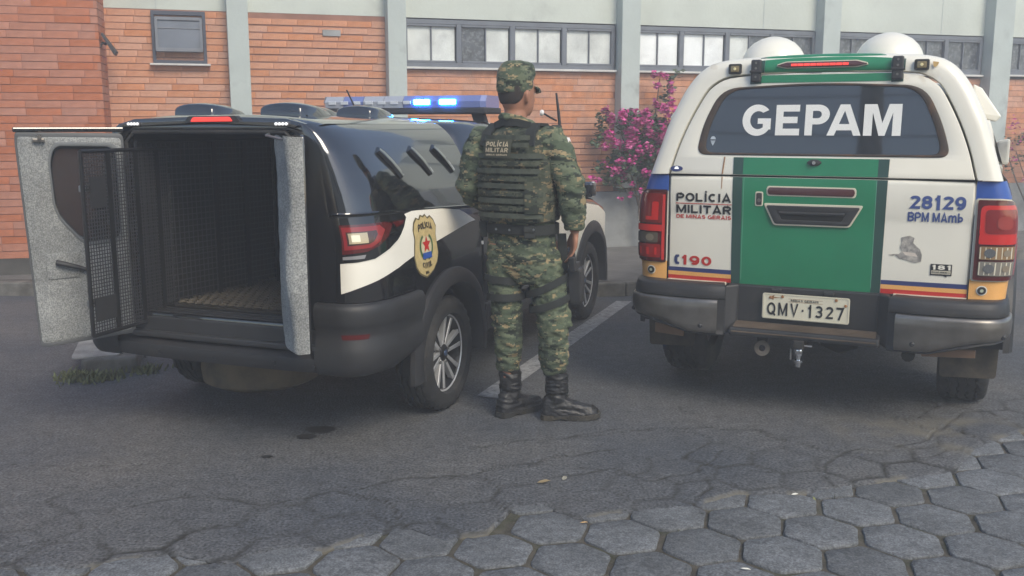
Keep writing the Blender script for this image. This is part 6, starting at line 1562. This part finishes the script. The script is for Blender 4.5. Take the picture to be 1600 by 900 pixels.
MB().box((-.055, -.01, .14), (.045, .012, .20)).build('drop_strap', M_web, hol, bevel=.003)
# radio on the chest side: aerial and white earpiece plug by the shoulder
rx_ = (.085, .04, 1.44)
MB().box((rx_[0] - .012, rx_[1] + .01, rx_[2]), (.05, .035, .12)).build('radio', M_plastic, man, bevel=.006)
tube('radio_aerial', [(rx_[0] + .002, rx_[1], 1.50), (rx_[0] - .004, rx_[1] - .002, 1.56), (rx_[0] - .016, rx_[1], 1.655)], [.008, .0075, .005], M_plastic, man, 8)
lathe('microphone', [(-.010, .0), (-.009, .012), (.0, .016), (.009, .012), (.012, 0)], pbr('pale_plug', (.75, .75, .74), .35), man, 14, 'x', (-.004, -.02, 1.558))
tube('microphone_cord', [(.005, -.02, 1.555), (.04, .0, 1.535), (.07, .02, 1.52)], .005, M_plastic, man, 6)
# sleeve flag patch and chevron
pa = Vector(RS).lerp(Vector(RE), .12)
def sleeve(u, z, off):  # u around to the outside
    ax = Vector(RS).lerp(Vector(RE), (1.425 - z) / .24); an = u; return (ax.x + (.082 + off) * sin(an), ax.y - (.082 + off) * cos(an), z)
def sleeve_patch(name, u0, u1, z0, z1, mat, off):
    us, vs = lin(u0, u1, 6), lin(z0, z1, 5); v = [sleeve(u, z, off) for z in vs for u in us]
    return mob(name, v, [(j * 6 + i, j * 6 + i + 1, (j + 1) * 6 + i + 1, (j + 1) * 6 + i) for j in range(4) for i in range(5)], mat, man, smooth=True, fix=False)
sleeve_patch('flag_patch', .95, 1.75, 1.385, 1.440, pbr('patch_white', (.72, .70, .68), .8), .008)
v = [sleeve(1.35 + .17 * a, 1.412 + .017 * b_, .0105) for a, b_ in ((-1, -1), (1, -1), (0, 1))]; mob('flag_triangle', v, [(0, 1, 2)], M_redv, man, fix=False)
for k in range(2):
    z = 1.325 - k * .022; v = [sleeve(1.15, z, .009), sleeve(1.35, z - .016, .010), sleeve(1.55, z, .009), sleeve(1.55, z - .010, .009), sleeve(1.35, z - .026, .010), sleeve(1.15, z - .010, .009)]
    mob('rank_chevron', v, [(0, 1, 4, 5), (1, 2, 3, 4)], pbr('chevron_tan', (.42, .25, .08), .8), man, fix=False)

# ------------------------------------------------------------------ litter on the ground
M_dry = pbr('dry_leaf', (.26, .20, .11), .8, vary=.3)
def litter(name, label, x, y, z, sx, sy, mat, rz=0, cat='leaf'):
    v = [(-.5, 0, 0), (-.2, .3, .06), (.2, .32, .1), (.5, 0, .04), (.2, -.3, .08), (-.2, -.3, .03)]
    o = mob(name, [(a * sx, b_ * sy, c * sx) for a, b_, c in v], [(0, 1, 2, 3), (0, 3, 4, 5)], mat, solid=.001); o.location = (x, y, z); o.rotation_euler = (0, 0, rz); o['label'] = label; o['category'] = cat
litter('fallen_leaf', 'pale dry fallen leaf on the asphalt, left of the pair below the soldier', .135, 3.88, .006, .06, .035, M_dry, .3)
litter('fallen_leaf', 'small upright pale leaf, right of the pair on the asphalt below the soldier', .225, 3.92, .006, .045, .03, pbr('pale_leaf', (.32, .30, .24), .8), 1.2)
litter('paper_scrap', 'tiny white scrap of paper on the asphalt edge above the paving', 1.16, 3.74, .006, .03, .02, M_white, .2, 'scrap')
litter('cigarette_end', 'tan cigarette end in the paving joint near the frame middle', .275, 3.47, .0, .03, .012, pbr('tan_paper', (.5, .32, .14), .8), .1, 'cigarette end')
litter('paper_scrap', 'white paper scrap in the paving joint near the bottom edge', .80, 3.08, .0, .035, .012, M_white, -.4, 'scrap')
# dark oil drips below the black pickup
for x, y, r in ((-.975 + .02, 4.60, .055), (-1.00, 4.49, .035), (-1.12, 4.20, .02)):
    mob('oil_stain', [(x + r * (1.4 + .3 * noise.noise(Vector((k, x * 9, 0)))) * cos(2 * pi * k / 18), y + r * (1 + .4 * noise.noise(Vector((k * .7, 3, x)))) * sin(2 * pi * k / 18), .0045) for k in range(18)], [list(range(18))], pbr('oil_stain', (.018, .018, .018), .6), road)

# ------------------------------------------------------------------ behind the camera: what the glass and paint reflect
pt_ = thing('palm_tree', 'palm tree behind the photographer, mirrored in the rear window of the white pickup', 'tree', (-2.25, -2.15, 0))
tr_ = []
for k in range(29):
    z = k * .25; tr_.append((.05 * sin(z * .7), .03 * z * .2, z))
MB().tube(tr_, [.17 - .002 * k + (.012 if k % 2 else 0) for k in range(29)], 14).build('trunk', pbr('palm_trunk', (.30, .27, .22), .9, vary=.35, vscale=9, bump=.6, bscale=30), pt_, smooth=True)
m = MB()
for k in range(16):
    a = 2 * pi * k / 16 + random.uniform(-.15, .15); tilt = random.uniform(.3, 1.2); prev = None
    for j in range(15):
        s_ = j / 14; r_ = 2.4 * s_; z = 7.0 + 1.3 * tilt * s_ - 2.4 * s_ * s_; c = Vector((r_ * cos(a), r_ * sin(a), z)); n_ = Vector((-sin(a), cos(a), 0))
        for sg in (-1, 1):
            q = c + n_ * sg * .55 * (1 - abs(s_ - .45)) + Vector((cos(a) * .2, sin(a) * .2, -.25)); b_ = len(m.v); d_ = Vector((cos(a), sin(a), 0)) * .035
            m.v += [tuple(c - d_), tuple(c + d_), tuple(q)]; m.f.append((b_, b_ + 1, b_ + 2))
m.build('crown', M_leaf, pt_, fix=False)
ob = thing('pale_building', 'cream building across the street behind the photographer, mirrored in the pickup glass', 'building', (-5.1, -10.2, 0))
box('wall', (5.5, -2, 3.85), (11, 4, 7.7), pbr('cream_render', (.62, .58, .46), .85, vary=.08, dirt=(.45, .42, .34), dscale=1.5), ob)
box('roof', (5.5, -2, 7.8), (11.4, 4.4, .22), pbr('roof_slab', (.30, .29, .27), .8), ob)
for x in (1.6, 4.2, 6.8, 9.4):
    for z in (1.6, 4.3):
        wn = box('window', (x, .0, z), (1.2, .06, 1.1), M_frame, ob, bevel=.01); box('pane', (x, .035, z), (1.06, .01, .96), M_dkpane, wn)
pw = thing('power_lines', 'overhead cables on a pole across the street, mirrored faintly in the pickup rear window', 'cables', (-9, -4.2, 0))
tube('pole', [(0, 0, 0), (0, 0, 7.6)], .12, pbr('pole_concrete', (.3, .29, .27), .9), pw, 14)
for k in range(5):
    z0, z1 = 7.3 - .62 * k, 6.6 - .7 * k
    tube('cable', [(t * 15, -1.2 * t, z0 + (z1 - z0) * t - 1.2 * t * (1 - t)) for t in lin(0, 1, 16)], .014, M_rubber, pw, 5)
